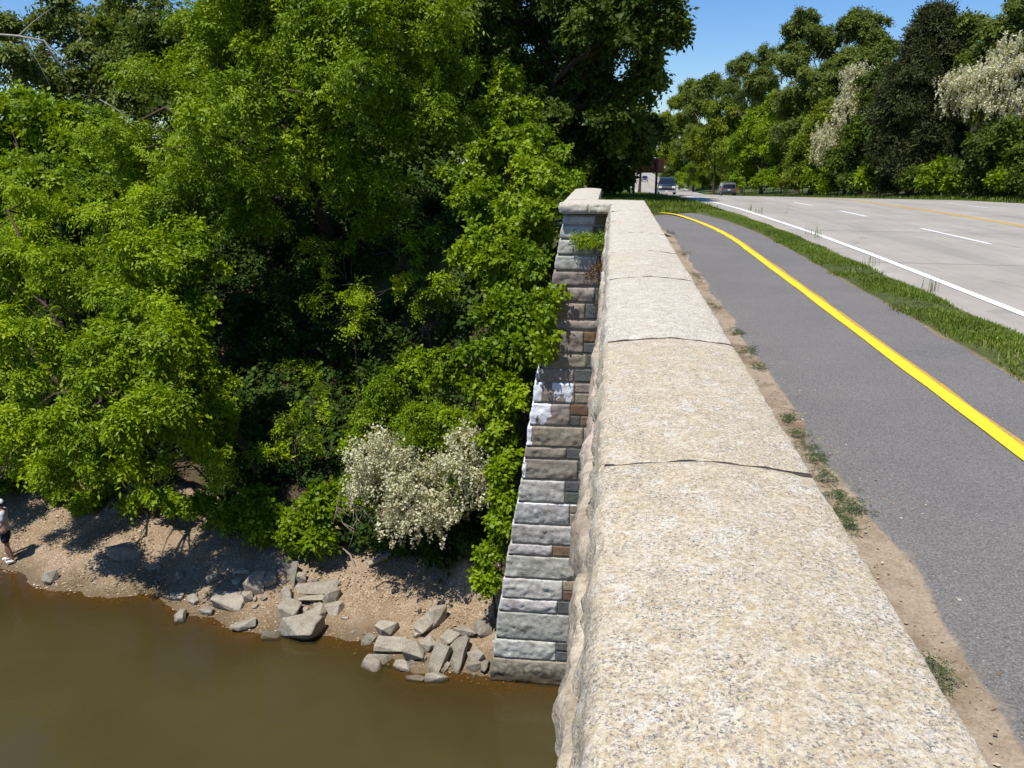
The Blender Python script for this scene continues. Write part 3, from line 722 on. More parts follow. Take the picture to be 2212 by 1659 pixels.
def branchy(base, lobes, r0, rng, split=.35, wig=.12):
    base = np.asarray(base, float); cs = np.array([c for c, r in lobes]); top = cs.mean(0)
    specs = []; n = 9
    t = np.linspace(0, 1, n)[:, None]
    trunk = base*(1-t)+top*t; trunk[:, :2] += np.cumsum(rng.normal(size=(n, 2))*wig*.35, 0)*np.linalg.norm(top-base)/6
    trunk[:, 2] = base[2]+(top[2]-base[2])*t[:, 0]
    rad = r0*(1-.65*t[:, 0]); rad[0] *= 1.35; specs.append((trunk, rad))
    for c, r in lobes:
        k = int(rng.integers(int(n*split), n-1)); s = trunk[k]; m = 6; tt = np.linspace(0, 1, m)[:, None]
        e = np.asarray(c)+np.array([0, 0, .2*np.mean(r)])
        br = s*(1-tt)+e*tt; br[:, 2] += np.sin(tt[:, 0]*math.pi)*.08*np.linalg.norm(e-s); br[1:-1] += rng.normal(size=(m-2, 3))*.05*np.linalg.norm(e-s)
        specs.append((br, np.linspace(rad[k]*.6, max(.012, rad[k]*.15), m)))
        for q in range(5):
            d = rng.normal(size=3); d[2] = abs(d[2])*.6; d /= np.linalg.norm(d); k2 = int(rng.integers(2, m)); s2 = br[k2]; e2 = np.asarray(c)+d*np.asarray(r)*.85
            mm = (s2+e2)/2+rng.normal(size=3)*.1*np.mean(r)
            specs.append((np.array([s2, mm, e2]), np.array([max(.012, rad[k]*.2), max(.010, rad[k]*.12), .006])))
    return tubes(specs, 6)
NT_ = [0]
def lob(x, y, Y, rpx, fx=1.0, fy=1.0, fz=1.0):
    c = at(x, y, Y); d = ray(x, y); depth = Y/d[1]; r = rpx/1790*depth
    return (c, np.array([r*fx, r*fy, r*fz]))
def tree(name, label, cat, lobes, kind, mat, dens=6., base=None, scale=1.0, r0=.18, group=None, bark='bark', seed=None, gap=.25, inner=.25, low=.35, blossoms=None, up=.55, gapf=.55, trunk=True, sub=None, core=.72):
    NT_[0] += 1; rng = np.random.default_rng(1000+NT_[0] if seed is None else seed)
    L = [lob(*l) if not isinstance(l[0], np.ndarray) else l for l in lobes]
    if sub:   # break every lobe into smaller clumps on its surface
        L2 = []
        for c, r in L:
            L2.append((c, r*core))
            for q in range(sub):
                d = rng.normal(size=3); d[2] = d[2]*.8+.15; d /= np.linalg.norm(d); L2.append((c+d*r*rng.uniform(.5, .85), r*rng.uniform(.22, .5)*np.array([1.15, 1.15, .8])))
        Lc = L2
    else: Lc = L
    if base is None:
        m = np.mean([c for c, r in L], 0); bx, by = m[0], m[1]+.4
    else: bx, by = base
    bz = gz(bx, by)-.05
    e = empty(name, (bx, by, bz)); tag(e, label, cat, group); off = (bx, by, bz)
    if trunk:
        V, Q = branchy((bx, by, bz), L, r0, rng); npmesh("trunk", V, Q, M[bark], e, True, None, off)
    C, A = crown_points(Lc, dens, rng, gap, inner, low, gapf, up)
    k = C[:, 2] > np.array([gz(p[0], p[1])+.12 for p in C]) if len(C) < 40000 else np.ones(len(C), bool)
    if k.sum() < len(k)*.6: print('UNDERGROUND', label, k.sum(), len(k), m if base is None else base)
    C, A = C[k], A[k]
    tv = np.clip(.5+.5*fbm(C, .35, rng, 2)+rng.normal(size=len(C))*.15, 0, 1)
    V, v = place(C, A, kind, rng, scale, tv)
    npmesh("crown", V, np.arange(len(V)).reshape(-1, 4), M[mat], e, False, {'v': v}, off)
    if blossoms:
        bl, bk, bd, bs = blossoms
        BL = [lob(*l) for l in bl]
        C, A = crown_points(BL, bd, rng, .05, .2, .8, .8, .0, 3, .55)
        V, v = place(C, np.tile([0, 0, 1.], (len(C), 1))+rng.normal(size=(len(C), 3))*.1, bk, rng, bs)
        npmesh("blossom", V, np.arange(len(V)).reshape(-1, 4), M['blossom'], e, False, {'v': v}, off)
    return e


# ------------------------------------------------------------------ woods on the bank
WB = "trees and shrubs on the river bank"
tree("box_elder_tree", "bright green box elder spreading in tiers over the beach behind the person", "tree",
     [(40, 600, 22, 130), (200, 610, 21, 130), (350, 560, 20.5, 120), (90, 770, 19, 130), (250, 790, 17, 115), (30, 930, 18.3, 100), (170, 930, 16.6, 95),
      (300, 900, 16.2, 80), (-110, 720, 21, 190), (120, 1010, 17.2, 48), (-60, 960, 20, 110), (340, 740, 17.5, 95), (370, 880, 16.2, 55), (230, 985, 16.3, 48), (60, 480, 24, 80), (270, 480, 23, 90), (290, 680, 18, 80)], 'elder', 'maple', 11, (-14.6, 22.6), .85, .22, WB, gap=.28, sub=7, up=.7)
tree("canopy_tree", "tallest leafy tree on the bank, its broad crown rising out of the picture", "tree",
     [(480, 330, 23, 170), (340, 360, 24.5, 130), (620, 230, 22, 170), (790, 150, 22, 150), (900, 60, 23, 130), (600, 30, 24, 170), (430, 150, 25.5, 150),
      (740, 370, 23, 130), (880, 260, 23.5, 110), (950, 150, 25, 80), (800, -90, 24, 170), (950, -70, 25, 130), (500, -90, 25, 170), (280, 290, 26.5, 80), (560, 470, 23.5, 90), (700, 60, 22.5, 120), (390, 460, 23.5, 80)],
     'elder', 'canopy', 9, (-9.2, 27.5), .85, .32, WB, gap=.3, sub=7, up=.7)
tree("vine_draped_tree", "narrow tree draped in vines like a green column beside the dark hollow", "tree",
     [(400, 620, 20.5, 85), (410, 720, 20, 80), (430, 820, 19.6, 75), (470, 910, 19.2, 66), (390, 530, 21, 80), (450, 980, 18.8, 40)], 'broad', 'maple', 10, (-9.4, 20.8), .8, .14, WB, gap=.3, sub=6)
for (lb, ls) in (
    ("leafy spray of a young tree hanging in the middle of the dark hollow", [(720, 650, 22.5, 40), (790, 630, 22.3, 42), (760, 700, 22.2, 28)]),
    ("small leafy sprays reaching out of the dark hollow beside the bank shrubs", [(930, 650, 22, 34), (880, 600, 22.5, 26), (960, 610, 22, 20)]),
    ("low bright branch hanging over the beach beside the box elder", [(430, 990, 17.4, 50), (340, 1010, 17.2, 40), (480, 1030, 17.6, 26)]),
    ("thin bright sapling leaning out between the hollow and the flowering locust", [(650, 960, 20, 42), (620, 900, 20.3, 34), (560, 990, 20.2, 30), (690, 870, 20.3, 30)]),
    ("scattered half lit leaves of a young tree high in the hollow under the tallest crown", [(690, 540, 24.5, 44), (800, 480, 24.5, 36)]),
    ("half lit young tree low in the hollow above the thin sapling", [(640, 800, 23.5, 38), (740, 850, 23, 34)]),
    ("pale young ash leaves standing in the shade above the flowering locust", [(860, 480, 24, 45), (930, 520, 23.5, 40), (800, 520, 24, 34)]),
):
    tree("young_tree", lb, "young tree", [(x, y, Y, r*1.35, 1.25, 1.25, .55) for x, y, Y, r in ls], 'elder', 'maple', 5.5, (-10.6, 20.6) if 'low bright' in lb else None, .72, .05, WB, gap=.5, inner=.1, up=.7, low=.8)
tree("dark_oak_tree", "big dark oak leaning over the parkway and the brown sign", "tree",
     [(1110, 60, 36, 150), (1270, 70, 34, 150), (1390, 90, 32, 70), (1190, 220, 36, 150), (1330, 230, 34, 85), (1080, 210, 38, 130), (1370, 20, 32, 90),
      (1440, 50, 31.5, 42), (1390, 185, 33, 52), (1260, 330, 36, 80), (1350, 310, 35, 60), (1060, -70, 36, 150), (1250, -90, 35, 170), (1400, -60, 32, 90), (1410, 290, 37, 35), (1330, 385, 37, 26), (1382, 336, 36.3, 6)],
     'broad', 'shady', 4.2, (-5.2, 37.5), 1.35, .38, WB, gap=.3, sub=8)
tree("vine_spire", "tall pointed mound of bright vines standing before the dark oak", "vine covered tree",
     [(1095, 170, 25, 34), (1075, 225, 24.6, 48), (1120, 250, 24.2, 40), (1060, 300, 23.4, 62), (1130, 320, 23, 62), (1030, 370, 22.8, 60)], 'vine', 'vine', 15, (-4.6, 25), 1.0, .1, WB, gap=.3, sub=6)
SH = "vine covered shrubs on the slope"
for (lb, ls, kd, mt, dn) in (
    ("bright vine covered shrub beside the wing wall of the bridge", [(1172, 370, 22, 60), (1212, 395, 21.6, 38), (1140, 400, 21.6, 62)], 'vine', 'vine', 15),
    ("round shrub with trailing vines below the pointed vine mound", [(1050, 450, 21, 80), (1130, 480, 20.2, 70), (1160, 470, 20, 44)], 'vine', 'vine', 15),
    ("darker leafy shrub half way down beside the abutment", [(1100, 570, 19.2, 72), (1135, 590, 18.8, 40), (1030, 560, 19.8, 50)], 'broad', 'canopy', 14),
    ("heart leaved vine shrub against the middle of the abutment", [(1122, 690, 17.8, 40), (1090, 680, 18.2, 55), (1130, 750, 17.4, 36)], 'broad', 'canopy', 16),
    ("sunlit thicket of tangled vines above the white blossoms", [(980, 790, 18.3, 70), (1060, 800, 17.6, 66), (1110, 850, 17, 36), (900, 800, 18.6, 45)], 'vine', 'vine', 15),
    ("fine leaved shrub between the flowering locust and the abutment", [(1080, 930, 16.9, 52), (1100, 1010, 16.5, 36), (1060, 880, 17.2, 45), (1095, 1080, 16.2, 22)], 'vine', 'vine', 15),
    ("small shrub growing at the foot of the abutment", [(1065, 1190, 16, 30), (1080, 1130, 16, 22), (1050, 1250, 15.9, 18)], 'vine', 'vine', 18),
    ("compact round shrub with rounded leaves beside the dark slabs on the beach", [(660, 1130, 18.6, 44), (700, 1090, 18.6, 36), (640, 1170, 18.4, 26), (690, 1165, 18.2, 32)], 'broad', 'vine', 17),
    ("low dark shrub at the top of the beach under the box elder", [(300, 1075, 20, 34), (360, 1090, 19.6, 30), (420, 1100, 19.2, 32)], 'vine', 'canopy', 14),
    ("low loose shrub spilling onto the beach beside the round shrub", [(500, 1120, 19, 36), (560, 1150, 18.7, 34), (600, 1120, 19, 34), (540, 1090, 19.3, 36)], 'broad', 'canopy', 13),
    ("low bluish shrub at the beach edge behind the person", [(40, 1040, 21, 50), (130, 1060, 20.8, 46), (190, 1080, 20.3, 30), (230, 1040, 20.8, 34)], 'vine', 'canopy', 14),
):
    tree("bank_shrub", lb, "shrub", ls, kd, mt, dn, None, .95, .04, SH, gap=.28, sub=5)
tree("flowering_locust", "low locust tree hung with cream white blossom clusters above the pebbly beach", "tree",
     [(850, 880, 18, 72), (920, 900, 17.8, 80), (800, 950, 17.7, 55), (980, 950, 17.5, 62), (900, 990, 17.4, 80), (790, 1050, 17.5, 42), (1010, 1040, 17.1, 50), (930, 1090, 17.1, 55)], 'locust', 'vine', 20, (-4.6, 18.6), 1.1, .09, WB,
     gap=.3, sub=6, blossoms=([(830, 965, 16.9, 66), (890, 1040, 16.7, 85), (1000, 1000, 16.8, 66), (790, 1020, 16.9, 46), (950, 1090, 16.6, 62), (1040, 1050, 16.7, 36), (870, 1120, 16.6, 40), (1000, 930, 17, 32)], 'raceme', 13, 1.2))
# shaded growth in the hollow and the woods behind it
UN = "shaded trees inside the dark hollow"
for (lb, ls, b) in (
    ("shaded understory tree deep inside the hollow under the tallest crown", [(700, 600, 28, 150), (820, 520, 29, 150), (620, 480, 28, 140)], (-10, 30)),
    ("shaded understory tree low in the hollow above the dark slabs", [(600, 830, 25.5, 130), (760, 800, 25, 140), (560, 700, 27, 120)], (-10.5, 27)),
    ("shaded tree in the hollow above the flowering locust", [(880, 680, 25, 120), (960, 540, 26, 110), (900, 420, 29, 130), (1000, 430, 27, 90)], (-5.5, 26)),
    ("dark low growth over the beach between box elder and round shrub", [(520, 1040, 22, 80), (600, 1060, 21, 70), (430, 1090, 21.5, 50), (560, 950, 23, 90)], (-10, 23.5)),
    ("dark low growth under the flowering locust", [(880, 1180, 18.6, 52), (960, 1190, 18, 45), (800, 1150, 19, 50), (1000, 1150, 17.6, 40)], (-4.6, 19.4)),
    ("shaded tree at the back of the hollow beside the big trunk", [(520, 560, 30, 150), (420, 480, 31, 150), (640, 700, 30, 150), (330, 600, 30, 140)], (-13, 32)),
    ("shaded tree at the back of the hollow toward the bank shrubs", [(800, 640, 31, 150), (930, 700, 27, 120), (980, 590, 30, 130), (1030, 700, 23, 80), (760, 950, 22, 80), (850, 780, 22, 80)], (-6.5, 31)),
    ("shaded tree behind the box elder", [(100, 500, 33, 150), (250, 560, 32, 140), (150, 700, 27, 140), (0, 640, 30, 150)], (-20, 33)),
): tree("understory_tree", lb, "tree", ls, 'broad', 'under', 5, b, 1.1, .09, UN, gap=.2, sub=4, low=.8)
BK = "trees standing behind the bank woods"
for (lb, ls, kd, mt, dn) in (
    ("hazy thin crowned tree with sky showing through, behind the box elder", [(60, 150, 52, 80), (160, 60, 54, 80), (230, 150, 50, 60), (40, 60, 55, 45), (270, 40, 52, 50)], 'far', 'olive', 1.5),
    ("dusty green tree standing low behind the box elder", [(90, 270, 44, 80), (190, 290, 43, 70), (-20, 300, 45, 90), (20, 390, 42, 80), (230, 380, 40, 70)], 'far', 'canopy', 2.4),
    ("broad dusty tree low on the bank top behind the box elder", [(60, 400, 40, 80), (160, 360, 40, 90), (-60, 420, 42, 120), (270, 430, 38, 90), (60, 330, 46, 70)], 'far', 'canopy', 2.6),
    ("leafy hazy tree between the sky gap and the tallest crown", [(260, 110, 50, 90), (320, 40, 50, 90), (330, 220, 48, 90), (200, 210, 52, 70)], 'far', 'olive', 2.0),
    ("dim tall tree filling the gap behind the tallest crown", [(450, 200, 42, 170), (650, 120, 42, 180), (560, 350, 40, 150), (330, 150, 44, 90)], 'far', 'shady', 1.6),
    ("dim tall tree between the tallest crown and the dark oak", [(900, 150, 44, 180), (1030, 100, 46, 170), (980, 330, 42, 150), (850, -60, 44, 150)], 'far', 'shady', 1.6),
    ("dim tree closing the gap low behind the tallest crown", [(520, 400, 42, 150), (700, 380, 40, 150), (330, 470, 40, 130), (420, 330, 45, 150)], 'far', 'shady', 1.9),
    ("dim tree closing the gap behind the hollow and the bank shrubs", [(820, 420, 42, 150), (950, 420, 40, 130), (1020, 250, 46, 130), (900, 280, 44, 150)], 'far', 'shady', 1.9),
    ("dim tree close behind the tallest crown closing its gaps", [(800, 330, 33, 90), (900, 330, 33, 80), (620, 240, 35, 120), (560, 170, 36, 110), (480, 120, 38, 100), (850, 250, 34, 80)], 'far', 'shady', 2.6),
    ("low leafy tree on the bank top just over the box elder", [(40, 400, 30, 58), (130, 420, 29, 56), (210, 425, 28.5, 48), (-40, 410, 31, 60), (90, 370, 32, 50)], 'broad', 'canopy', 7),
    ("dim tree low behind the vine covered mound", [(1150, 340, 44, 120), (1260, 370, 46, 60), (1180, 200, 48, 150)], 'far', 'shady', 1.7),
    ("small dark tree standing on the grass beside the brown sign", [(1345, 380, 47, 28), (1315, 350, 47, 36), (1355, 345, 48, 26), (1300, 395, 46, 20)], 'broad', 'shady', 6),
    ("sunlit far tree beyond the dark oak where the parkway bends", [(1330, 330, 120, 40), (1380, 310, 130, 45), (1420, 330, 150, 40), (1360, 260, 140, 50), (1425, 262, 150, 30)], 'far', 'bright', 1.5),
): tree("background_tree", lb, "tree", ls, kd, mt, dn, None, 1.15, .25, BK, gap=.3, sub=5)

# ------------------------------------------------------------------ woods along the far side of the road
RT = "trees along the far side of the parkway"
def rY(x): return float(np.interp(x, [1440, 1480, 1520, 1600, 1700, 1800, 1900, 2000, 2100, 2212, 2400], [290, 215, 175, 122, 92, 74, 62, 53, 47, 42, 34]))
for (nm, lb, ls, kd, mt, dn, sc) in (
    ("roadside_tree", "distant bright tree closing the view where the parkway vanishes", [(1455, 330, 300, 34), (1470, 270, 300, 32), (1440, 290, 310, 30), (1480, 215, 290, 30)], 'vfar', 'bright', 1.3, 1.2),
    ("roadside_tree", "rounded distant tree with grey twigs beside the vanishing parkway", [(1510, 230, 210, 36), (1500, 300, 205, 42), (1530, 190, 200, 30), (1495, 195, 215, 20)], 'vfar', 'olive', 1.3, 1.1),
    ("roadside_tree", "light green rounded tree above the silver minivan", [(1545, 300, 150, 48), (1510, 340, 160, 40), (1570, 250, 150, 45), (1580, 330, 140, 40)], 'far', 'bright', 2.0, 1.2),
    ("roadside_tree", "feathery grey green tree with open twigs against the sky", [(1600, 150, 135, 30), (1645, 125, 130, 26), (1620, 200, 130, 50), (1660, 180, 128, 36), (1570, 190, 140, 28)], 'far', 'olive', 1.7, 1.0),
    ("roadside_tree", "dark green tree in the middle of the roadside wood", [(1640, 280, 118, 55), (1680, 310, 112, 50), (1610, 340, 118, 42), (1690, 240, 108, 40)], 'far', 'canopy', 2.2, 1.1),
    ("roadside_tree", "tall twin crowned olive green tree highest of the roadside wood", [(1735, 75, 94, 46), (1790, 95, 94, 44), (1715, 140, 93, 50), (1760, 180, 90, 66), (1700, 220, 92, 46), (1830, 150, 90, 50), (1875, 70, 92, 40), (1845, 55, 92, 26), (1910, 110, 90, 40), (1740, 45, 94, 24), (1870, 140, 90, 50), (1720, 290, 88, 50)], 'far', 'olive', 2.4, .95),
    ("roadside_tree", "yellow green young tree in front of the twin crowned tree", [(1765, 285, 80, 42), (1790, 240, 80, 26), (1735, 340, 80, 38), (1775, 345, 78, 38), (1750, 310, 79, 34)], 'far', 'bright', 2.0, .9),
    ("cedar_tree", "dark brownish cedar with a ragged pointed top", [(2018, 50, 56, 22), (2005, 85, 56, 38), (2020, 130, 56, 52), (1985, 160, 56, 52), (1995, 215, 55, 78), (1960, 260, 55, 60), (2040, 270, 54, 70), (1970, 320, 55, 72), (2040, 350, 54, 60), (1930, 340, 56, 40)], 'cedar', 'cedar', 5.5, 1.3),
    ("roadside_tree", "tall dark tree behind the blossoming locusts at the picture edge", [(2190, 110, 50, 46), (2150, 80, 50, 34), (2225, 40, 50, 60), (2110, 130, 51, 34), (2170, 190, 49, 50), (2240, 150, 48, 60), (2090, 60, 55, 22)], 'far', 'olive', 2.2, .8),
    ("roadside_tree", "dark shaded tree below the blossoming locust at the picture edge", [(2150, 330, 44, 52), (2210, 300, 43, 60), (2100, 350, 47, 42), (2230, 360, 42, 50), (2160, 390, 44, 26)], 'broad', 'shady', 5, 1.3),
    ("roadside_tree", "dusky tree between the white locust and the cedar", [(1900, 210, 66, 50), (1880, 300, 66, 55), (1830, 350, 68, 42), (1920, 360, 60, 40)], 'far', 'shady', 2.6, .95),
    ("roadside_tree", "dusky olive tree filling the wood behind the cedar", [(2080, 110, 64, 46), (2060, 190, 64, 60), (1950, 180, 68, 50), (2130, 230, 60, 60)], 'far', 'olive', 2.4, 1.0),
): tree(nm, lb, "tree", ls, kd, mt, dn, None, sc, .22, RT, gap=.15, sub=11, inner=.35)
tree("blossoming_locust", "slender locust white with blossom standing before the twin crowned tree", "tree",
     [(1845, 200, 73, 40), (1875, 235, 72, 44), (1840, 265, 72, 44), (1800, 305, 73, 36), (1850, 320, 72, 40)], 'far', 'pale', 2.0, None, .75, .12, RT, gap=.15, sub=9, inner=.35,
     blossoms=([(1850, 165, 71.5, 36), (1885, 190, 71, 46), (1840, 235, 71, 52), (1875, 250, 71, 44), (1805, 295, 71.5, 46), (1845, 320, 71, 44), (1790, 330, 72, 30)], 'farraceme', 3.2, 1.15))
tree("blossoming_locust", "spreading locust with pale blossom on the shaded wood beside the cedar", "tree",
     [(2150, 180, 47, 52), (2190, 140, 47, 44), (2090, 200, 48, 40), (2190, 230, 46, 44), (2130, 250, 46.5, 40)], 'far', 'olive', 2.6, None, .65, .12, RT, gap=.15, sub=9, inner=.35,
     blossoms=([(2150, 160, 46, 56), (2195, 110, 46.4, 56), (2070, 185, 47.4, 48), (2195, 220, 45.4, 52), (2130, 230, 46, 50), (2190, 290, 45, 34), (2110, 180, 46.5, 48)], 'farraceme', 4, .9))
# tall woods farther behind, closing the gaps
for (lb, ls) in (
    ("tall woodland tree rising behind the light green rounded tree", [(1560, 300, 230, 60), (1620, 300, 190, 60), (1510, 330, 260, 40)]),
    ("tall woodland tree rising behind the dark green roadside tree", [(1700, 280, 150, 80), (1780, 240, 140, 90), (1660, 240, 160, 50)]),
    ("tall woodland tree rising behind the dusky tree and the cedar", [(1900, 260, 105, 110), (1990, 240, 100, 100), (1840, 300, 110, 80)]),
    ("tall woodland tree rising behind the shaded tree at the picture edge", [(2120, 260, 78, 110), (2230, 220, 72, 130), (2060, 320, 80, 70), (2160, 370, 60, 50)]),
    ("woodland tree filling the wood behind the silver minivan", [(1560, 370, 170, 36), (1610, 370, 150, 36), (1520, 375, 220, 30), (1480, 365, 300, 34), (1450, 370, 340, 26)]),
    ("woodland tree low in the wood behind the young yellow green tree", [(1660, 365, 125, 40), (1710, 360, 110, 44), (1760, 370, 98, 36), (1810, 370, 90, 40)]),
    ("woodland tree low in the wood behind the cedar", [(1870, 365, 80, 46), (1930, 365, 74, 46), (1990, 370, 68, 44), (2050, 375, 62, 40)]),
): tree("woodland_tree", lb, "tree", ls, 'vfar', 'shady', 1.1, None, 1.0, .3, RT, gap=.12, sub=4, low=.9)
# shrubs along the far edge of the road
US = "shrubs along the far edge of the parkway"
us = [(1470, 'bright', 'low bright shrub where the parkway leaves the wood'), (1498, 'canopy', 'dark rounded shrub at the bend of the parkway'), (1535, 'bright', 'bright shrub leaning toward the silver minivan'),
      (1610, 'canopy', 'green shrub just past the silver minivan'), (1650, 'vine', 'bright shrub second past the silver minivan'), (1690, 'canopy', 'green shrub under the dark green roadside tree'),
      (1735, 'bright', 'yellow green shrub under the young yellow green tree'), (1775, 'canopy', 'green shrub below the twin crowned tree'), (1815, 'vine', 'leafy shrub under the white locust'),
      (1860, 'shady', 'dark shrub below the dusky tree'), (1900, 'vine', 'low green bush with grey twigs before the cedar'), (1945, 'cedar', 'dusty twiggy bush under the cedar'),
      (1990, 'shady', 'dark bush at the foot of the cedar'), (2035, 'vine', 'small bright bush beside the cedar'), (2080, 'canopy', 'green bush between the cedar and the shaded tree'),
      (2130, 'shady', 'dark bush in front of the shaded tree'), (2180, 'vine', 'bright bush at the picture edge beside the road'), (2225, 'shady', 'dark bush cut by the picture edge')]
rr_ = random.Random(8)
for x, mt, lb in us:
    Y = rY(x)-1; r = rr_.uniform(20, 34) if x < 1700 else rr_.uniform(24, 42)
    tree("roadside_shrub", lb, "shrub", [(x, 395-r*.55, Y, r), (x+r*.9, 400-r*.4, Y+.5, r*.7), (x-r*.8, 400-r*.3, Y-.4, r*.6)], 'far' if Y > 60 else 'broad', mt, 2.4 if Y > 60 else 5.5, None, .8 if Y > 60 else 1.2, .05, US, gap=.2, sub=4, low=.8)

# pale bare branches
def bare(name, label, cat, pts, rads, mat, forks=0, seed=1):
    rng = np.random.default_rng(seed); pts = np.array(pts, float); specs = [(pts, np.array(rads))]
    for q in range(forks):
        k = int(rng.integers(1, len(pts))); s = pts[k]; L = np.linalg.norm(pts[-1]-pts[0])*rng.uniform(.25, .5)
        d = (pts[-1]-pts[0])/np.linalg.norm(pts[-1]-pts[0])+rng.normal(size=3)*.6; d /= np.linalg.norm(d)
        specs.append((np.array([s, s+d*L*.5+rng.normal(size=3)*L*.06, s+d*L]), np.array([rads[k]*.6, rads[k]*.4, rads[k]*.12])))
    V, Q = tubes(specs, 6); e0 = pts[0]
    o = npmesh(name, V, Q, M[mat], None, True, None, e0); o.location = Vector([float(c) for c in e0]); tag(o, label, cat); return o
bare("bare_branch", "pale bare limb of a sycamore crossing the sky gap behind the box elder", "branch", [at(-60, 70, 49), at(40, 78, 49), at(95, 88, 49.2), at(130, 140, 49.5), at(150, 200, 50)], [.08, .075, .065, .045, .02], 'palebark', 7, 2)
bare("bare_branch", "thin pale twig slanting down beside the hazy tree", "branch", [at(215, 215, 44), at(250, 235, 44), at(285, 262, 44), at(300, 300, 44)], [.035, .03, .02, .01], 'palebark', 4, 3)
for k, (lb, pts) in enumerate((("longest pale dead branch curving down beside the white blossoms", [(735, 1060), (728, 1095), (740, 1130), (765, 1142)]),
     ("short pale dead branch hooked beside the white blossoms", [(745, 1068), (765, 1090), (772, 1120), (763, 1138)]),
     ("thin pale dead branch arching low beside the blossoms", [(740, 1085), (780, 1095), (800, 1120), (790, 1150)]))):
    bare("dead_branch", lb, "branch", [at(x, y, 16.7+.05*k) for x, y in pts], [.022, .018, .014, .006], 'wood', 5, 30+k)
a_, b_ = onground(768, 1228), onground(735, 1178); b_ = at(735, 1180, a_[1]+.25)
bare("driftwood_stick", "crooked pale stick standing in the pebbles below the round shrub", "stick", [a_, (a_+b_)/2+np.array([.06, 0, .08]), b_], [.03, .026, .018], 'wood', 1, 41)
p0, p1 = onground(795, 1228), onground(880, 1192)
bare("driftwood_log", "weathered driftwood log lying half in shade under the locust", "log", [p0+[0, 0, .07], (p0+p1)/2+[0, 0, .10], p1+[0, 0, .08]], [.075, .085, .07], 'wood', 3, 42)
for k, (lb, a, b) in enumerate((("slender shaded stem rising from the beach under the dark low growth", (330, 1120), (345, 1010)), ("leaning shaded stem beside the slender stem on the beach", (365, 1118), (330, 1020)), ("reddish dead twigs at the beach edge under the box elder", (235, 1100), (262, 1040)))):
    s = onground(*a); e = at(b[0], b[1], s[1]+.3)
    bare("tree_stem", lb, "stem", [s, (s+e)/2+np.array([.1, .1, 0]), e], [.06, .05, .03], 'bark', 5 if k == 2 else 2, 50+k)

# ------------------------------------------------------------------ grass, weeds
def blades(name, pts, h, w, rng, mat, lean=.5, kind="stuff"):
    n = len(pts); az = rng.random(n)*6.283; hh = h*rng.uniform(.45, 1.3, n); d = np.stack([np.cos(az), np.sin(az), 0*az], -1); s = np.stack([-np.sin(az), np.cos(az), 0*az], -1)
    ww = (w*rng.uniform(.6, 1.3, n))[:, None]; ln = (lean*rng.random(n)*hh)[:, None]
    b0, b1 = pts-s*ww*.5, pts+s*ww*.5; m0 = pts+d*ln*.35+np.stack([0*hh, 0*hh, hh*.6], -1); t = pts+d*ln+np.stack([0*hh, 0*hh, hh], -1)
    V = np.stack([b0, b1, m0+s*ww*.4, t, m0-s*ww*.4], 1).reshape(-1, 3)
    q = np.arange(n)[:, None]*5
    F = np.concatenate([q+np.array([[0, 1, 2, 4]]), q+np.array([[4, 2, 3, 3]])]); F = np.concatenate([q+np.array([[0, 1, 2]]), q+np.array([[0, 2, 4]]), q+np.array([[4, 2, 3]])])
    tv = np.clip(.45+.35*fbm(pts, .5, rng, 3)+rng.normal(size=n)*.22, 0, 1)
    o = npmesh(name, V, F, M[mat], None, False, {'v': np.repeat(tv, 5)}); o["kind"] = kind; return o
rg = np.random.default_rng(21)
# verge between path and road
NV = 110000; Yv = rg.uniform(3, 27, NV)
e0 = 3.47+.06*np.sin(Yv*1.7)+.05*np.sin(Yv*4.1); e0 = np.minimum(e0, np.interp(Yv, [17.5, 20, 22.5, 25, 27], [3.6, 3.47, 3.27, 2.93, 2.6])+.04)
e1 = xe(Yv)-.62+.05*np.sin(Yv*2.3); Xv = e0+(e1-e0)*rg.random(NV)
pat = fbm(np.stack([Xv, Yv, 0*Xv], -1), .45, rg, 4); k = rg.random(NV) < np.clip(.85+pat*1.1, .08, 1)*np.clip((Xv-e0+.02)*5, .05, 1)*np.clip((e1-Xv+.03)*8, .1, 1)*np.clip(1.3-Yv/60, .3, 1); Xv, Yv = Xv[k], Yv[k]
zv = PZ+.02+.05*np.sin(np.pi*np.clip((Xv-3.4)/1.1, 0, 1))
zv = np.minimum(zv, zr(Yv)+.06)
# verge soil under the blades
vy = np.arange(-14, 26.6, .3); vx0 = np.interp(vy, [17.5, 20, 22.5, 25, 27, 28.5], [3.40, 3.34, 3.14, 2.8, 2.45, 2.2])
VS0 = np.stack([vx0, vy, np.full(len(vy), PZ-.010)], -1); VS1 = np.stack([xe(vy)-.58, vy, zr(vy)-.006], -1)
nn = len(vy); tt = np.linspace(0, 1, 9)
VV = VS0[:, None]*(1-tt)[None, :, None]+VS1[:, None]*tt[None, :, None]; VV[:, :, 2] += (.05*np.sin(np.pi*tt))[None, :]
i = np.arange(nn-1)[:, None]*9; j = np.arange(8)[None, :]
vs_ = npmesh("verge", VV.reshape(-1, 3), np.stack([i+j, i+j+1, i+10+j, i+9+j], -1).reshape(-1, 4), M['terrain'], None, True, {'sand': np.tile(np.where((tt < .12) | (tt > .95), 1., .3), nn), 'grass': np.where(np.repeat(vy, 9) > 24, .9, np.tile(np.where((tt < .1) | (tt > .95), 0., .85), nn))}); vs_["kind"] = "structure"
zv = np.interp((Xv-np.interp(Yv, vy, vx0))/(np.interp(Yv, vy, VS1[:, 0])-np.interp(Yv, vy, vx0)), [0, .5, 1], [PZ-.02, PZ+.02, PZ-.05])
blades("grass", np.stack([Xv, Yv, zv], -1), .05, .012, rg, 'grass', 1.4)
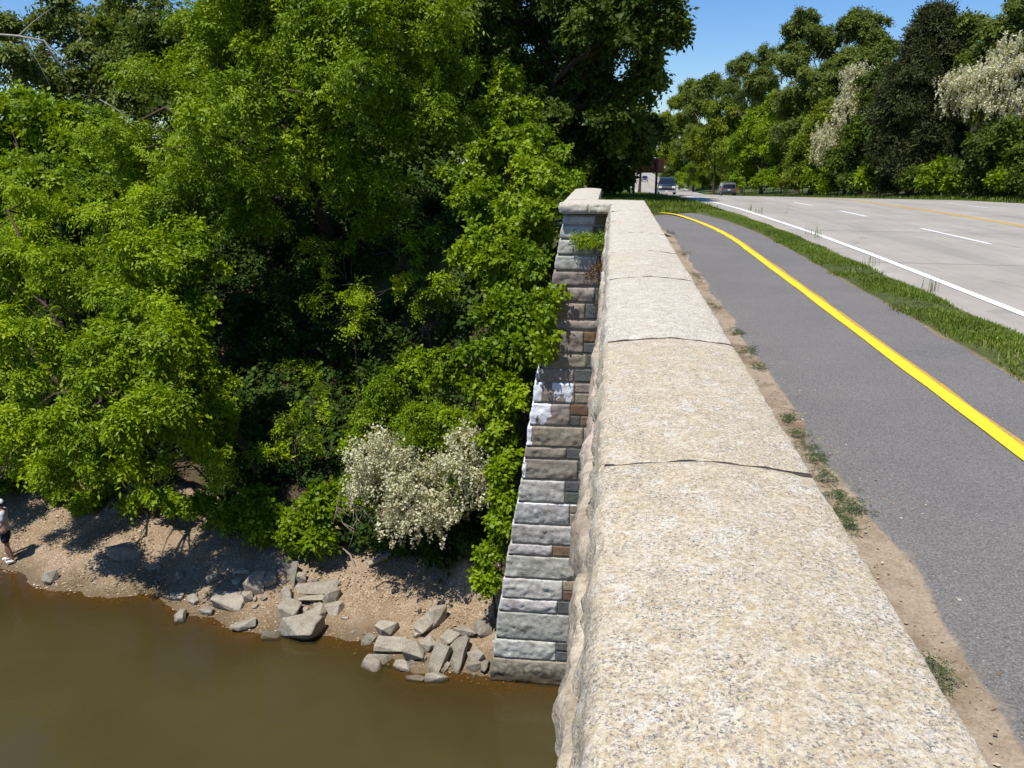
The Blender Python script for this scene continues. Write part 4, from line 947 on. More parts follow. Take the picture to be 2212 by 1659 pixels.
# meadow before the crest and strips along the road
N = 90000; Xm = rg.uniform(-8, 4.6, N); Ym = rg.uniform(24, 48, N)
okm = (Xm < xe(Ym)-.6) & (ground(Xm, Ym) > zr(Ym)-.5) & (np.hypot(Xm[:, None]-PC[None, ::5, 0], Ym[:, None]-PC[None, ::5, 1]).min(1) > 1.22)
Xm, Ym = Xm[okm], Ym[okm]; blades("grass", np.stack([Xm, Ym, ground(Xm, Ym)-.02], -1), .16, .018, rg, 'grass', .7)
N = 40000; vv = rg.uniform(24, 180, N)**1.0; oo = 13.5+np.abs(rg.normal(size=N))*1.6; P = roadpt(vv, oo); P[:, 2] = ground(P[:, 0], P[:, 1])-.03
blades("grass", P, .22, .035, rg, 'grass', .7)
N = 9000; vv = rg.uniform(45, 150, N); oo = -.5-np.abs(rg.normal(size=N))*1.8; P = roadpt(vv, oo); P[:, 2] = ground(P[:, 0], P[:, 1])-.03
blades("grass", P, .2, .035, rg, 'grass', .7)
# tall seed stalks on the verge
for k, (x, y) in enumerate([(1768, 515), (1752, 508), (1880, 575), (1640, 460), (2010, 632), (1620, 455)]):
    p = onz(x, y, PZ); N = 15
    pts = p+np.stack([rg.normal(size=N)*.07, rg.normal(size=N)*.07, np.zeros(N)], -1)
    o = blades("grass_tuft", pts, .21, .009, rg, 'grass', .35, "thing")
    lbl = ["tall grass tuft with seed stalks, third from the near end of the verge", "tall seed stalks beside the tallest grass tuft of the verge", "thick tall grass tuft on the verge, second from the near end", "thin seed stalks on the verge beside the far dashes", "thick tall grass tuft nearest to the camera on the verge", "thin seed stalks where the verge narrows toward the meadow"][k]
    tag(o, lbl, "grass tuft", "tall grass tufts on the verge")
# weeds in the dirt strip beside the parapet
WG = "weed clumps in the dirt strip beside the parapet"
weeds = [(1610, 760, .17, "longest weed clump under the parapet beside the third coping joint"), (1590, 720, .12, "weed clump just past the third coping joint"), (1640, 795, .09, "small weed clump between dry crumbs below the third joint"),
         (1706, 905, .09, "weed clump third before the nearest coping joint"), (1722, 940, .08, "pale weed clump before the nearest coping joint"), (1748, 965, .08, "weed clump touching the parapet before the nearest coping joint"),
         (1765, 995, .11, "bushy weed clump beside the nearest coping joint"), (1775, 1030, .08, "weed clump just after the nearest coping joint"), (1815, 1075, .10, "tall narrow weed clump on the bare sandy dirt"),
         (1812, 1110, .10, "spreading weed clump on the sandy dirt"), (1845, 1100, .08, "yellowish weed clump away from the parapet"), (1835, 1135, .08, "last weed clump of the dense row"),
         (2030, 1480, .09, "lone dark weed clump near the coping edge closest to the camera"), (2005, 1440, .05, "tiny weed sprig near the lone dark clump"), (1540, 660, .12, "weed clump on the strip beside the fourth coping joint"), (1505, 600, .12, "weed clump close to the fourth joint where the strip narrows"), (1475, 550, .14, "thin row of weeds beside the far coping stones"), (1450, 505, .14, "thin row of weeds at the far end of the strip")]
for x, y, r, lb in weeds:
    p = onz(x, y, PZ+.004); r *= .75; e_ = int(26*r/.1)
    c = p+np.stack([rg.normal(size=e_)*r*.5, rg.normal(size=e_)*r*(.8 if y > 700 else 2.5), np.abs(rg.normal(size=e_))*.02], -1)
    V, v = place(c, np.tile([0, 0, 1.], (e_, 1))+rg.normal(size=(e_, 3))*.3, 'locust', rg, .13)
    V[:, 2] = np.maximum(V[:, 2], p[2]-.01)
    o = npmesh("weed_clump", V, np.arange(len(V)).reshape(-1, 4), M['weed'], None, False, {'v': v}, p); o.location = Vector([float(q) for q in p]); tag(o, lb, "weed", WG)
# plants rooted in the abutment joints
def wallplant(name, lb, cat, spots, kind, mat, sc, n, hang):
    p = spots[0]; C = np.concatenate([s+rg.normal(size=(n, 3))*np.array([.10, .03, .04]) for s in spots]); C[:, 1] = np.minimum(C[:, 1], 14.70)
    V, v = place(C, np.tile([0, -.8, hang], (len(C), 1))+rg.normal(size=(len(C), 3))*.3, kind, rg, sc)
    o = npmesh(name, V, np.arange(len(V)).reshape(-1, 4), M[mat], None, False, {'v': v}, p); o.location = Vector([float(q) for q in p]); return tag(o, lb, cat)
wallplant("wall_fern", "green fringe of weeds hanging from a joint high on the abutment", "plant", [at(1250, 518, 14.66), at(1270, 520, 14.66), at(1290, 522, 14.66), at(1306, 520, 14.62)], 'locust', 'vine', .55, 9, .5)
wallplant("dried_tuft", "brown dried grass tuft in the corner of abutment and parapet, upper of two", "dried plant", [at(1305, 578, 14.5), at(1303, 590, 14.5)], 'cedar', 'straw', .26, 14, -.2)
wallplant("dried_tuft", "small brown dried tuft under the coping, lower of two", "dried plant", [at(1312, 655, 12.0)], 'cedar', 'straw', .2, 10, -.2)
wallplant("wall_weed", "yellow green weed sprouting below the coping edge over the water", "plant", [onz(1252, 1262, ZC-1.16)], 'locust', 'weed', .2, 1, .5)
wallplant("climbing_vine", "green vine creeping over the stepped outer edge of the abutment", "plant", [at(1182, 680, 14.6), at(1180, 720, 14.6), at(1176, 760, 14.6), at(1186, 640, 14.62)], 'vine', 'vine', .8, 8, .2)

# undergrowth covering the slope, leaf colour darkened to stand in for the hollow's shade
rg = np.random.default_rng(91); N = 9000
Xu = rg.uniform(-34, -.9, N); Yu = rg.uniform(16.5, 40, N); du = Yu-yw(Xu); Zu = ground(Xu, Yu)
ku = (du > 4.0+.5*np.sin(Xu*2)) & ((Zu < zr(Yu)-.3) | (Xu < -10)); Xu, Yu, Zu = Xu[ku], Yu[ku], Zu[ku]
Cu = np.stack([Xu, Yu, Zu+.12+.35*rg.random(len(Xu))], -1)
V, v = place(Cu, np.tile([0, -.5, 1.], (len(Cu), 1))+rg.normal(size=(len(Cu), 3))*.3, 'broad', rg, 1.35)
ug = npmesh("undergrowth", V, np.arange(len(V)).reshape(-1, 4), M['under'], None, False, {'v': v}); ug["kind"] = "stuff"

# ------------------------------------------------------------------ rocks on the shore
RG = "rocks along the shore"
def rock(name, x, y, w, h, label, flat=.6, yaw=None, tilt=0.0, seed=0, shade=1.0, thick=None, group=RG, roll=0.0):
    """x, y centre and w, h size in photo pixels (2212 wide)"""
    rd = random.Random(seed*13+5); p = onground(x, y+h*.25); dep = np.dot(p-np.array([0, 0, ZC]), Fv); k = dep/1790
    sx = w*k*.5; sy = max(h*k*.5*1.25, sx*.45); sz = (thick if thick else min(sx, h*k*.55)*flat*1.3)
    bm = bmesh.new()
    for q in range(17):
        v = Vector((rd.uniform(-1, 1), rd.uniform(-1, 1), rd.uniform(-1, 1))); m = max(abs(v.x), abs(v.y), abs(v.z)); v = v/m*rd.uniform(.82, 1.0)
        bm.verts.new((v.x*sx, v.y*sy, v.z*sz))
    r = bmesh.ops.convex_hull(bm, input=bm.verts[:])
    bmesh.ops.delete(bm, geom=[g for g in r["geom_interior"] if isinstance(g, bmesh.types.BMVert)], context='VERTS')
    bmesh.ops.dissolve_limit(bm, angle_limit=math.radians(16), verts=bm.verts[:], edges=bm.edges[:])
    bmesh.ops.bevel(bm, geom=bm.edges[:], offset=min(sx, sy, sz)*.05, segments=1, affect='EDGES')
    bmesh.ops.triangulate(bm, faces=bm.faces[:]); bmesh.ops.subdivide_edges(bm, edges=[e for e in bm.edges if e.calc_length() > .12], cuts=1)
    for v in bm.verts: v.co += v.normal*noise.noise(v.co*6+Vector((seed, 0, 0)))*.010
    o = bmobj(name, bm, M['rock']); o.location = (p[0], p[1], p[2]+sz*.45)
    o.rotation_euler = (tilt, roll, yaw if yaw is not None else rd.uniform(-.5, .5)); o.color = (shade, shade*.99, shade*.96, 1)
    return tag(o, label, "rock", group)
def c2(cx, cy): return ((900+cx*.5425)/1.6492, (1900+cy*.5425)/1.6492)
def c1(cx, cy): return (cx*.4521/1.6492, (1700+cy*.4521)/1.6492)
S2, S1 = .5425/1.6492, .4521/1.6492
R2 = [ # crop coords x,y,w,h,label,flat,tilt,roll,shade,thick
 (30, 345, 105, 125, "squarish pale boulder beside the broad sloping slab", .9, 0, 0, 1.15, None),
 (120, 305, 85, 70, "small pale rock between the squarish boulder and the leaning dark slabs", .7, .2, 0, 1.0, None),
 (205, 215, 70, 140, "thin dark slab leaning under the round shrub", .5, .9, .3, .62, .07),
 (262, 250, 90, 150, "wider dark slab leaning against the thin one under the round shrub", .5, .8, -.5, .62, .08),
 (318, 285, 65, 55, "little wedge of rock beside the leaning dark slabs", .7, 0, 0, 1.05, None),
 (410, 340, 275, 105, "largest flat topped slab of the pile on the sand", .5, -.08, .03, .92, .14),
 (222, 400, 70, 75, "narrow block under the corner of the largest flat slab", .8, 0, 0, 1.0, None),
 (525, 405, 80, 95, "upright block propping the end of the largest flat slab", .9, 0, 0, 1.05, None),
 (395, 440, 170, 65, "flat pale stone wedged below the largest flat slab", .6, .1, 0, 1.15, None),
 (235, 490, 150, 100, "chunky pale block beside the long sloping stone", .8, 0, .1, 1.1, None),
 (440, 530, 200, 110, "long pale stone sloping down to the waterline", .6, .15, .35, 1.15, None),
 (540, 500, 115, 75, "small flat stone at the end of the pile", .6, 0, 0, 1.1, None),
 (310, 625, 250, 165, "large rugged boulder standing in the water edge", .8, 0, .1, 1.05, None),
 (890, 615, 105, 105, "pointed pale rock alone on the smooth brown sand", .8, .3, .3, 1.15, None),
 (760, 700, 60, 85, "little pointed rock at the waterline beside the slab cluster", .9, .3, .2, .9, None),
 (1130, 595, 85, 120, "tall pale rock on the sand near the abutment", .9, .2, .3, 1.1, None),
 (1215, 555, 105, 100, "rounded pale rock half in leaf shade near the abutment", .9, 0, 0, 1.05, None),
 (1080, 660, 45, 45, "small rounded stone on the sand above the slab cluster", .8, 0, 0, 1.1, None),
 (930, 735, 225, 95, "broad flat slab at the top of the waterside cluster", .5, .1, .05, 1.05, .13),
 (850, 835, 215, 75, "long dipping slab in the waterside cluster", .5, .2, .25, .98, .09),
 (800, 890, 165, 105, "angular dark edged rock at the water end of the cluster", .7, 0, .2, .95, None),
 (1060, 800, 135, 120, "blocky rock in the middle of the waterside cluster", .8, 0, -.2, .98, None),
 (1000, 860, 120, 70, "low stone filling the middle of the cluster", .6, 0, 0, 1.02, None),
 (1210, 815, 105, 190, "upright grey slab standing before the tilted slab", .6, .6, .1, .8, .12),
 (1350, 765, 135, 215, "big grey slab tilted steeply toward the water", .4, .55, -.55, .72, .09),
 (1300, 690, 110, 80, "pale rock behind the tilted grey slab", .7, 0, 0, 1.0, None),
 (1400, 635, 150, 80, "pale ledge of rock in leaf shade behind the tilted slab", .6, 0, .1, 1.0, None),
 (1505, 625, 110, 85, "dark rock touching the abutment", .8, 0, 0, .75, None),
 (1210, 945, 145, 65, "flat pale block in the water below the upright slab", .7, 0, 0, 1.1, None),
 (1060, 950, 125, 45, "low wet stone in the water beside the flat pale block", .6, 0, .1, .95, None),
 (1465, 800, 90, 90, "pale wedge between the tilted slab and the abutment", .8, .2, -.4, 1.0, None),
 (1460, 880, 115, 65, "low rock at the water in front of the abutment", .7, 0, 0, .85, None),
 (1525, 870, 50, 90, "narrow dark rock against the abutment at the water", .9, 0, 0, .75, None),
 (1150, 740, 110, 75, "sloping rock between the flat slab and the upright slab", .7, .1, -.3, 1.0, None)]
for k, (x, y, w, h, lb, fl_, ti, ro, sh, th) in enumerate(R2):
    X, Y = c2(x, y); rock("rock", X, Y, w*S2*1.17, h*S2*1.14, lb, fl_, None, ti, k+1, sh, th, RG, ro)
R1 = [(408, 795, 90, 90, "grey block standing in the shallows nearest to the person", .9, 1.0), (1000, 600, 210, 120, "big boulder lying in the leaf shadow on the beach", .8, .85),
 (1210, 715, 110, 60, "flat rock in leaf shadow below the big shaded boulder", .6, 1.0), (1420, 760, 80, 60, "small rock in leaf shadow beside the flat shaded rock", .7, 1.0), (1395, 940, 120, 55, "flat sharp rock at the waterline below the leaf shadow", .6, 1.0),
 (1520, 960, 115, 65, "pale flat rock beside the sharp waterline rock", .6, 1.1), (1800, 960, 270, 140, "broad sloping slab with pale smooth top near the water", .45, 1.15), (1895, 745, 155, 65, "flat pale rock above the squarish boulder", .6, 1.1),
 (1690, 805, 105, 75, "mottled rock in half shade above the broad sloping slab", .7, .95), (1955, 950, 80, 70, "small stone tucked beside the broad sloping slab", .8, 1.1), (1425, 1100, 85, 90, "small rounded rock standing alone in the shallows", .9, .95),
 (1635, 1055, 105, 60, "low dark rock in the shallows below the sloping slab", .6, .85), (1920, 1160, 185, 80, "pointed dark edged rock rising from the water", .6, 1.0), (1870, 820, 60, 50, "pebble sized pale stone above the sloping slab", .8, 1.1), (1850, 1450, 90, 40, "tip of a sunken rock breaking the brown water", .6, .9), (2150, 1250, 160, 70, "sunken rock just under the brown water", .5, .6)]
for k, (x, y, w, h, lb, fl_, sh) in enumerate(R1):
    X, Y = c1(x, y); rock("rock", X, Y, w*S1*1.14, h*S1*1.1, lb, fl_, None, .1*math.sin(k*3), k+101, sh, None, RG, .15*math.cos(k*5))
# small broken stones between the big ones
rk = random.Random(44)
for k in range(46):
    if k % 2: X, Y = c2(rk.gauss(1130, 210), rk.gauss(800, 75))
    else: X, Y = c2(rk.gauss(350, 150), rk.gauss(470, 110))
    rock("rubble_stone", X, Y, rk.uniform(9, 20), rk.uniform(7, 13), "small broken stone lying loose between the larger shore rocks", .8, rk.uniform(0, 3), rk.uniform(-.3, .3), 300+k, rk.uniform(.7, 1.1), None, "rubble between the shore rocks", rk.uniform(-.3, .3))
# pebbles
rg = np.random.default_rng(31); N = 26000
Xp = rg.uniform(-19, -1.6, N); dp = rg.uniform(-.25, 4.2, N)**1.0; Yp = yw(Xp)+dp
dn = fbm(np.stack([Xp, Yp, 0*Xp], -1), .5, rg, 3); kp = rg.random(N) < np.clip(.35+.5*dn+.15*(dp > 1), .06, 1); Xp, Yp = Xp[kp], Yp[kp]; N = len(Xp)
Zp = ground(Xp, Yp); O = np.array([[1, 0, 0], [0, 1, 0], [-1, 0, 0], [0, -1, 0], [0, 0, .7], [0, 0, -.7]], float)
FO = np.array([[0, 1, 4], [1, 2, 4], [2, 3, 4], [3, 0, 4]])
s = .012+.022*rg.random(N)**2.5+.02*(rg.random(N) < .03); a = rg.random(N)*6.28; cs, sn = np.cos(a), np.sin(a); ax = rg.uniform(.7, 1.3, (N, 1))
Vp = O[None]*np.stack([s*ax[:, 0], s/ax[:, 0], s*rg.uniform(.6, 1.1, N)], -1)[:, None, :]
Vp = Vp*(1+rg.normal(size=(N, 6, 1))*.18); Vr = np.stack([Vp[:, :, 0]*cs[:, None]-Vp[:, :, 1]*sn[:, None], Vp[:, :, 0]*sn[:, None]+Vp[:, :, 1]*cs[:, None], Vp[:, :, 2]], -1)
Vr += np.stack([Xp, Yp, Zp+.01], -1)[:, None, :]
tp = NT("pebble"); vq = tp.attr('v')
mp = tp.finish(tp.ramp(vq, [(0., (.15, .10, .055)), (.45, (.29, .205, .125)), (.8, (.38, .30, .205)), (1., (.52, .46, .37))]), .8, .3)
pb = npmesh("pebbles", Vr.reshape(-1, 3), (np.arange(N)[:, None, None]*6+FO[None]).reshape(-1, 3), mp, None, False, {'v': np.repeat(rg.random(N), 6)}); pb["kind"] = "stuff"
# grit and dry litter on the dirt strip
def grit(name, X, Y, Z, smin, smax, mat, flat=1.0, long=1.0):
    N = len(X); s = smin+(smax-smin)*rg.random(N)**3; a = rg.random(N)*6.28; cs, sn = np.cos(a), np.sin(a)
    Vp = O[None]*np.stack([s*long, s, s*flat], -1)[:, None, :]*(1+rg.normal(size=(N, 6, 1))*.2)
    Vr = np.stack([Vp[:, :, 0]*cs[:, None]-Vp[:, :, 1]*sn[:, None], Vp[:, :, 0]*sn[:, None]+Vp[:, :, 1]*cs[:, None], Vp[:, :, 2]], -1)+np.stack([X, Y, Z], -1)[:, None, :]
    o = npmesh(name, Vr.reshape(-1, 3), (np.arange(N)[:, None, None]*6+FO[None]).reshape(-1, 3), mat, None, False, {'v': np.repeat(rg.random(N), 6)}); o["kind"] = "stuff"; return o
N = 5200; grit("grit", np.clip(rg.normal(1.08, .26, N), .62, 1.75), rg.uniform(.6, 20, N)**1.0, np.full(N, PZ+.002), .0025, .011, mp, .8)
N = 700; grit("dry_litter", np.clip(rg.normal(1.12, .2, N), .65, 1.6), rg.uniform(.6, 14, N), np.full(N, PZ+.003), .002, .005, M['straw'], .5, 5.0)
# ------------------------------------------------------------------ person
def skin_mesh(name, nodes, edges, mat, parent, root=0, sub=2, off=(0, 0, 0)):
    me = bpy.data.meshes.new(name+"_skin"); me.from_pydata([n[:3] for n in nodes], edges, [])
    ob = bpy.data.objects.new(name+"_skin", me); COL.objects.link(ob)
    ob.modifiers.new("s", 'SKIN'); ob.modifiers.new("u", 'SUBSURF').levels = sub
    sv = me.skin_vertices[0].data
    for k, nd in enumerate(nodes):
        r = nd[3]; sv[k].radius = (r, nd[4] if len(nd) > 4 else r); sv[k].use_root = (k == root)
    dg = bpy.context.evaluated_depsgraph_get(); ev = ob.evaluated_get(dg); m2 = bpy.data.meshes.new_from_object(ev)
    bpy.data.objects.remove(ob); m2.materials.clear(); return link(name, m2, mat, parent, True)
pf_ = onground(24, 1214)
person = empty("person", pf_, math.radians(118))     # local +y = facing direction
tag(person, "person standing on the beach in a white cap, pale T-shirt and dark shorts", "person")
sk = plain("skin", (.36, .19, .12), .55, .3, 0, .08); shirtm = plain("shirt_cloth", (.44, .45, .50), .9, .1, 0, .1); shortm = plain("shorts_cloth", (.022, .025, .035), .9, .1); capm = plain("cap_cloth", (.72, .75, .78), .8, .2)
shoem = plain("shoe_white", (.76, .76, .75), .6, .3); hairm = plain("hair", (.03, .02, .015), .8, .2); strapm = plain("strap_blue", (.03, .05, .22), .7, .2)
N_ = [(0, 0, .94, .125, .10), (0, .01, 1.12, .125, .095), (0, .0, 1.30, .15, .10), (0, -.01, 1.43, .10, .08), (0, .015, 1.50, .052), (0, .03, 1.57, .068, .078), (0, .035, 1.66, .078, .092), (0, .02, 1.73, .06, .07)]
E_ = [(0, 1), (1, 2), (2, 3), (3, 4), (4, 5), (5, 6), (6, 7)]
def chain(start, pts):
    b = start
    for p in pts: N_.append(p); E_.append((b, len(N_)-1)); b = len(N_)-1
    return b
for sg in (-1, 1):
    fwd = .06*sg
    k = chain(0, [(sg*.10, 0, .86, .088), (sg*.105, .03+fwd*.5, .50, .058), (sg*.105, .02+fwd, .30, .052), (sg*.105, fwd-.02, .085, .036), (sg*.115, fwd+.10, .03, .034)])
    w = chain(3, [(sg*.19, -.01, 1.40, .058), (sg*.235, .0, 1.16, .044), (sg*.20, .16, .98, .036), (sg*.175, .25, .93, .028), (sg*.165, .31, .905, .032, .018)])
    for f, (dx, L) in enumerate([(-.03, .068), (-.01, .076), (.01, .072), (.028, .058)]):
        chain(w, [(sg*.165+dx, .345, .895, .009), (sg*.165+dx, .345+L*.5, .87, .0085), (sg*.16+dx*.9, .345+L*.6, .845, .007)])
    chain(w-0, [(sg*.165-sg*.035, .29, .905, .010), (sg*.165-sg*.055, .33, .888, .008)])
chain(5, [(0, .115, 1.605, .013), (0, .128, 1.585, .011)])   # nose
for sg in (-1, 1): chain(5, [(sg*.078, .02, 1.62, .015, .008)])  # ears
skin_mesh("body", N_, E_, sk, person)
skin_mesh("shirt", [(0, 0, .80, .165, .14), (0, .01, 1.0, .15, .12), (0, .01, 1.25, .172, .122), (0, -.005, 1.40, .13, .098), (0, .01, 1.475, .068)] +
          [(sg*q[0], q[1], q[2], q[3]) for sg in (-1, 1) for q in ((.19, -.01, 1.40, .082), (.235, 0, 1.22, .075))], [(0, 1), (1, 2), (2, 3), (3, 4), (3, 5), (5, 6), (3, 7), (7, 8)], shirtm, person)
skin_mesh("shorts", [(0, 0, 1.02, .14, .115), (0, 0, .86, .145, .12)]+[(sg*q[0], q[1], q[2], q[3]) for sg in (-1, 1) for q in ((.10, .015, .74, .112), (.11, .03, .55, .105))], [(0, 1), (1, 2), (2, 3), (1, 4), (4, 5)], shortm, person)
for sg in (-1, 1):
    skin_mesh("shoe", [(sg*.11, .06*sg-.05, .045, .046, .045), (sg*.115, .06*sg+.06, .04, .05, .04), (sg*.12, .06*sg+.16, .035, .042, .03)], [(0, 1), (1, 2)], shoem, person)
    bm = bmesh.new(); bmesh.ops.create_uvsphere(bm, u_segments=8, v_segments=6, radius=.011, matrix=Matrix.Translation((sg*.032, .108, 1.635))); bmobj("eye", bm, hairm, person)
bm = bmesh.new(); box(bm, (0, .112, 1.555), (.045, .012, .010)); bevel(bm, .003); bmobj("mouth", bm, plain("lips", (.30, .10, .08), .5), person)
bm = bmesh.new(); bmesh.ops.create_uvsphere(bm, u_segments=20, v_segments=12, radius=.102)
bmesh.ops.delete(bm, geom=[v for v in bm.verts if v.co.z < -.012], context='VERTS')
for v in bm.verts: v.co = Vector((v.co.x*.92, v.co.y*1.08+.025, v.co.z*.95+1.685))
cp = bmobj("cap", bm, capm, person, True)
bm = bmesh.new(); vs = []
for r0, zz in ((.085, 1.688), (.18, 1.67)):
    vs.append([bm.verts.new((math.sin(a)*r0*.95, .03+math.cos(a)*r0*1.1, zz-.02*abs(math.sin(a)))) for a in np.linspace(-1.2, 1.2, 11)])
for k in range(10): bm.faces.new((vs[0][k], vs[0][k+1], vs[1][k+1], vs[1][k]))
bmesh.ops.solidify(bm, geom=bm.faces[:], thickness=.006); bmobj("brim", bm, capm, cp, True)
bm = bmesh.new(); bmesh.ops.create_uvsphere(bm, u_segments=16, v_segments=10, radius=.095)
for v in bm.verts: v.co = Vector((v.co.x*.9, v.co.y*.75-.03, v.co.z*.75+1.645))
bmobj("hair", bm, hairm, person, True)
V, Q = tubes([(np.array([(-.12, .10, 1.43), (-.04, .135, 1.33), (.05, .14, 1.22), (.15, .09, 1.08)]), np.full(4, .02))], 6); npmesh("strap", V, Q, strapm, person, True)

# ------------------------------------------------------------------ vehicles
paintb = plain("paint_dark_blue", (.010, .014, .030), .25, .5, 0, .1); chrome = plain("chrome", (.55, .55, .56), .22, .5, .9); glassd = plain("glass_dark", (.012, .016, .02), .06, .6); rubber = plain("rubber", (.018, .018, .018), .8, .2)
silver = plain("paint_silver", (.15, .148, .14), .3, .5, .5); lampw = plain("lamp_clear", (.75, .75, .72), .1, .6); lampr = plain("lamp_red", (.45, .015, .01), .25, .5); amber = plain("lamp_amber", (.60, .22, .02), .25, .5); trimd = plain("trim_dark", (.03, .03, .032), .6, .3); platem = plain("plate", (.62, .63, .66), .5, .3)
def quadplate(bm, pts, n, t=.012):
    """a thin plate through pts (counter-clockwise), pushed out along n"""
    n = Vector(n).normalized(); a = [bm.verts.new(Vector(p)+n*t) for p in pts]; b = [bm.verts.new(Vector(p)-n*.01) for p in pts]
    bm.faces.new(a); bm.faces.new(b[::-1])
    for k in range(len(pts)):
        k2 = (k+1) % len(pts); bm.faces.new((a[k2], a[k], b[k], b[k2]))
def vehicle(name, label, cat, loc, rz, prof, wf, belt, paint, front, glass, wheels, wr, bumperz, bumpm, group):
    e = empty(name, loc, rz); tag(e, label, cat, group)
    bm = bmesh.new(); n = len(prof)
    L = [bm.verts.new((-wf(z), y, z)) for y, z in prof]; R = [bm.verts.new((wf(z), y, z)) for y, z in prof]
    bm.faces.new(L); bm.faces.new(R[::-1])
    for k in range(n):
        k2 = (k+1) % n; bm.faces.new((L[k2], L[k], R[k], R[k2]))
    bmesh.ops.recalc_face_normals(bm, faces=bm.faces[:]); bevel(bm, .07, 3); body = bmobj("body", bm, paint, e, True)
    for nm, pts, nr in glass:
        bm = bmesh.new(); quadplate(bm, pts, nr); bmobj(nm, bm, glassd, e)
    for y in wheels:
        for sg in (-1, 1):
            bm = bmesh.new(); bmesh.ops.create_cone(bm, cap_ends=True, segments=24, radius1=wr, radius2=wr, depth=.24, matrix=Matrix.Translation((sg*(wf(.5)-.10), y, wr))@Matrix.Rotation(math.pi/2, 4, 'Y')); bmesh.ops.bevel(bm, geom=[d for d in bm.edges if d.calc_length() > .15 or True], offset=.025, segments=2, affect='EDGES')
            w_ = bmobj("wheel", bm, rubber, e, True)
            bm = bmesh.new(); bmesh.ops.create_cone(bm, cap_ends=True, segments=16, radius1=wr*.6, radius2=wr*.5, depth=.05, matrix=Matrix.Translation((sg*(wf(.5)+.025), y, wr))@Matrix.Rotation(sg*math.pi/2, 4, 'Y')); bmobj("rim", bm, chrome, w_)
    for sg in (-1, 1):
        bm = bmesh.new(); box(bm, (sg*(wf(belt)+.12), glass[0][1][0][1]*.45+.35, belt+.10), (.20, .09, .17)); bevel(bm, .03); bmobj("mirror", bm, trimd, e)
    for nm, c, s, m, bv in front:
        bm = bmesh.new(); box(bm, c, s); bevel(bm, bv, 2); bmobj(nm, bm, m, e)
    return e
def road_at(px, Y): 
    v = at(px, 400, Y); off = v[0]-float(xe(Y)); return np.array([v[0], Y, float(zr(Y))-.014*max(off, 0)+.004])
head = lambda Y: math.atan2(-(float(xe(Y+2))-float(xe(Y-2))), 4.0)
wf1 = lambda z: 1.0-.03*max(0, .6-z)-.30*max(0, z-1.15)
P1 = [(2.62, .46), (2.66, .90), (2.58, 1.24), (1.40, 1.36), (.72, 1.86), (.2, 1.92), (-2.3, 1.92), (-2.6, 1.18), (-2.65, .45)]
g1 = [("windshield", [(-.88, 1.33, 1.41), (.88, 1.33, 1.41), (.76, .80, 1.80), (-.76, .80, 1.80)], (0, .63, .78)), ("rear_window", [(.86, -2.56, 1.27), (-.86, -2.56, 1.27), (-.74, -2.36, 1.78), (.74, -2.36, 1.78)], (0, -.93, .37))]
for sg in (-1, 1): g1.append(("side_window", [(sg*.975, 1.0, 1.24), (sg*.975, -2.3, 1.24), (sg*.80, -2.15, 1.78), (sg*.80, .55, 1.78)][::sg], (sg, 0, .3)))
f1 = [("bumper", (0, 2.70, .55), (1.98, .20, .22), chrome, .04), ("grille", (0, 2.665, .94), (1.02, .07, .30), trimd, .02), ("grille_bar", (0, 2.705, 1.0), (1.06, .03, .07), chrome, .01), ("number_plate", (0, 2.81, .56), (.31, .02, .15), platem, .004), ("rear_bumper", (0, -2.70, .55), (1.94, .16, .2), chrome, .04)]
for sg in (-1, 1): f1 += [("headlight", (sg*.74, 2.655, .98), (.38, .08, .22), lampw, .03), ("indicator", (sg*.90, 2.60, .74), (.14, .10, .10), amber, .02), ("tail_light", (sg*.86, -2.62, 1.0), (.14, .10, .36), lampr, .02)]
suv = vehicle("pickup_suv", "dark blue large SUV with a chrome bumper coming toward the bridge", "car", road_at(1440, 99), math.pi+head(99)-.0, P1, wf1, 1.22, paintb, f1, g1, (1.65, -1.6), .40, .5, chrome, None)
suv.name = "suv"
wf2 = lambda z: .98-.05*max(0, .6-z)-.26*max(0, z-1.05)
P2 = [(2.45, .38), (2.48, .70), (2.30, .92), (1.55, 1.08), (.75, 1.62), (.3, 1.74), (-1.9, 1.76), (-2.25, 1.62), (-2.42, 1.05), (-2.46, .40)]
g2 = [("windshield", [(-.86, 1.50, 1.13), (.86, 1.50, 1.13), (.74, .80, 1.60), (-.74, .80, 1.60)], (0, .6, .8)), ("rear_window", [(.80, -2.43, 1.10), (-.80, -2.43, 1.10), (-.70, -2.29, 1.58), (.70, -2.29, 1.58)], (0, -.96, .28))]
for sg in (-1, 1): g2.append(("side_window", [(sg*.955, 1.2, 1.12), (sg*.955, -2.1, 1.12), (sg*.83, -1.95, 1.62), (sg*.83, .7, 1.62)][::sg], (sg, 0, .3)))
f2 = [("bumper", (0, -2.50, .55), (1.86, .16, .26), trimd, .04), ("number_plate", (0, -2.50, .86), (.34, .03, .16), platem, .004), ("front_bumper", (0, 2.48, .5), (1.8, .14, .24), trimd, .04), ("roof_rail", (-.66, -.7, 1.78), (.05, 2.2, .04), trimd, .01), ("roof_rail", (.66, -.7, 1.78), (.05, 2.2, .04), trimd, .01)]
for sg in (-1, 1): f2 += [("tail_light", (sg*.87, -2.44, .98), (.16, .10, .34), lampr, .03), ("headlight", (sg*.72, 2.38, .78), (.36, .16, .18), lampw, .03)]
vehicle("minivan", "silver minivan driving away beside the wood", "car", road_at(1572, 115), head(115), P2, wf2, 1.08, silver, f2, g2, (1.5, -1.5), .35, .5, trimd, None)
far_car = vehicle("distant_car", "tiny dark car far along the parkway behind the brown sign", "car", road_at(1392, 300), math.pi+head(300), P1, wf1, 1.22, paintb, f1, g1, (1.65, -1.6), .40, .5, chrome, None)
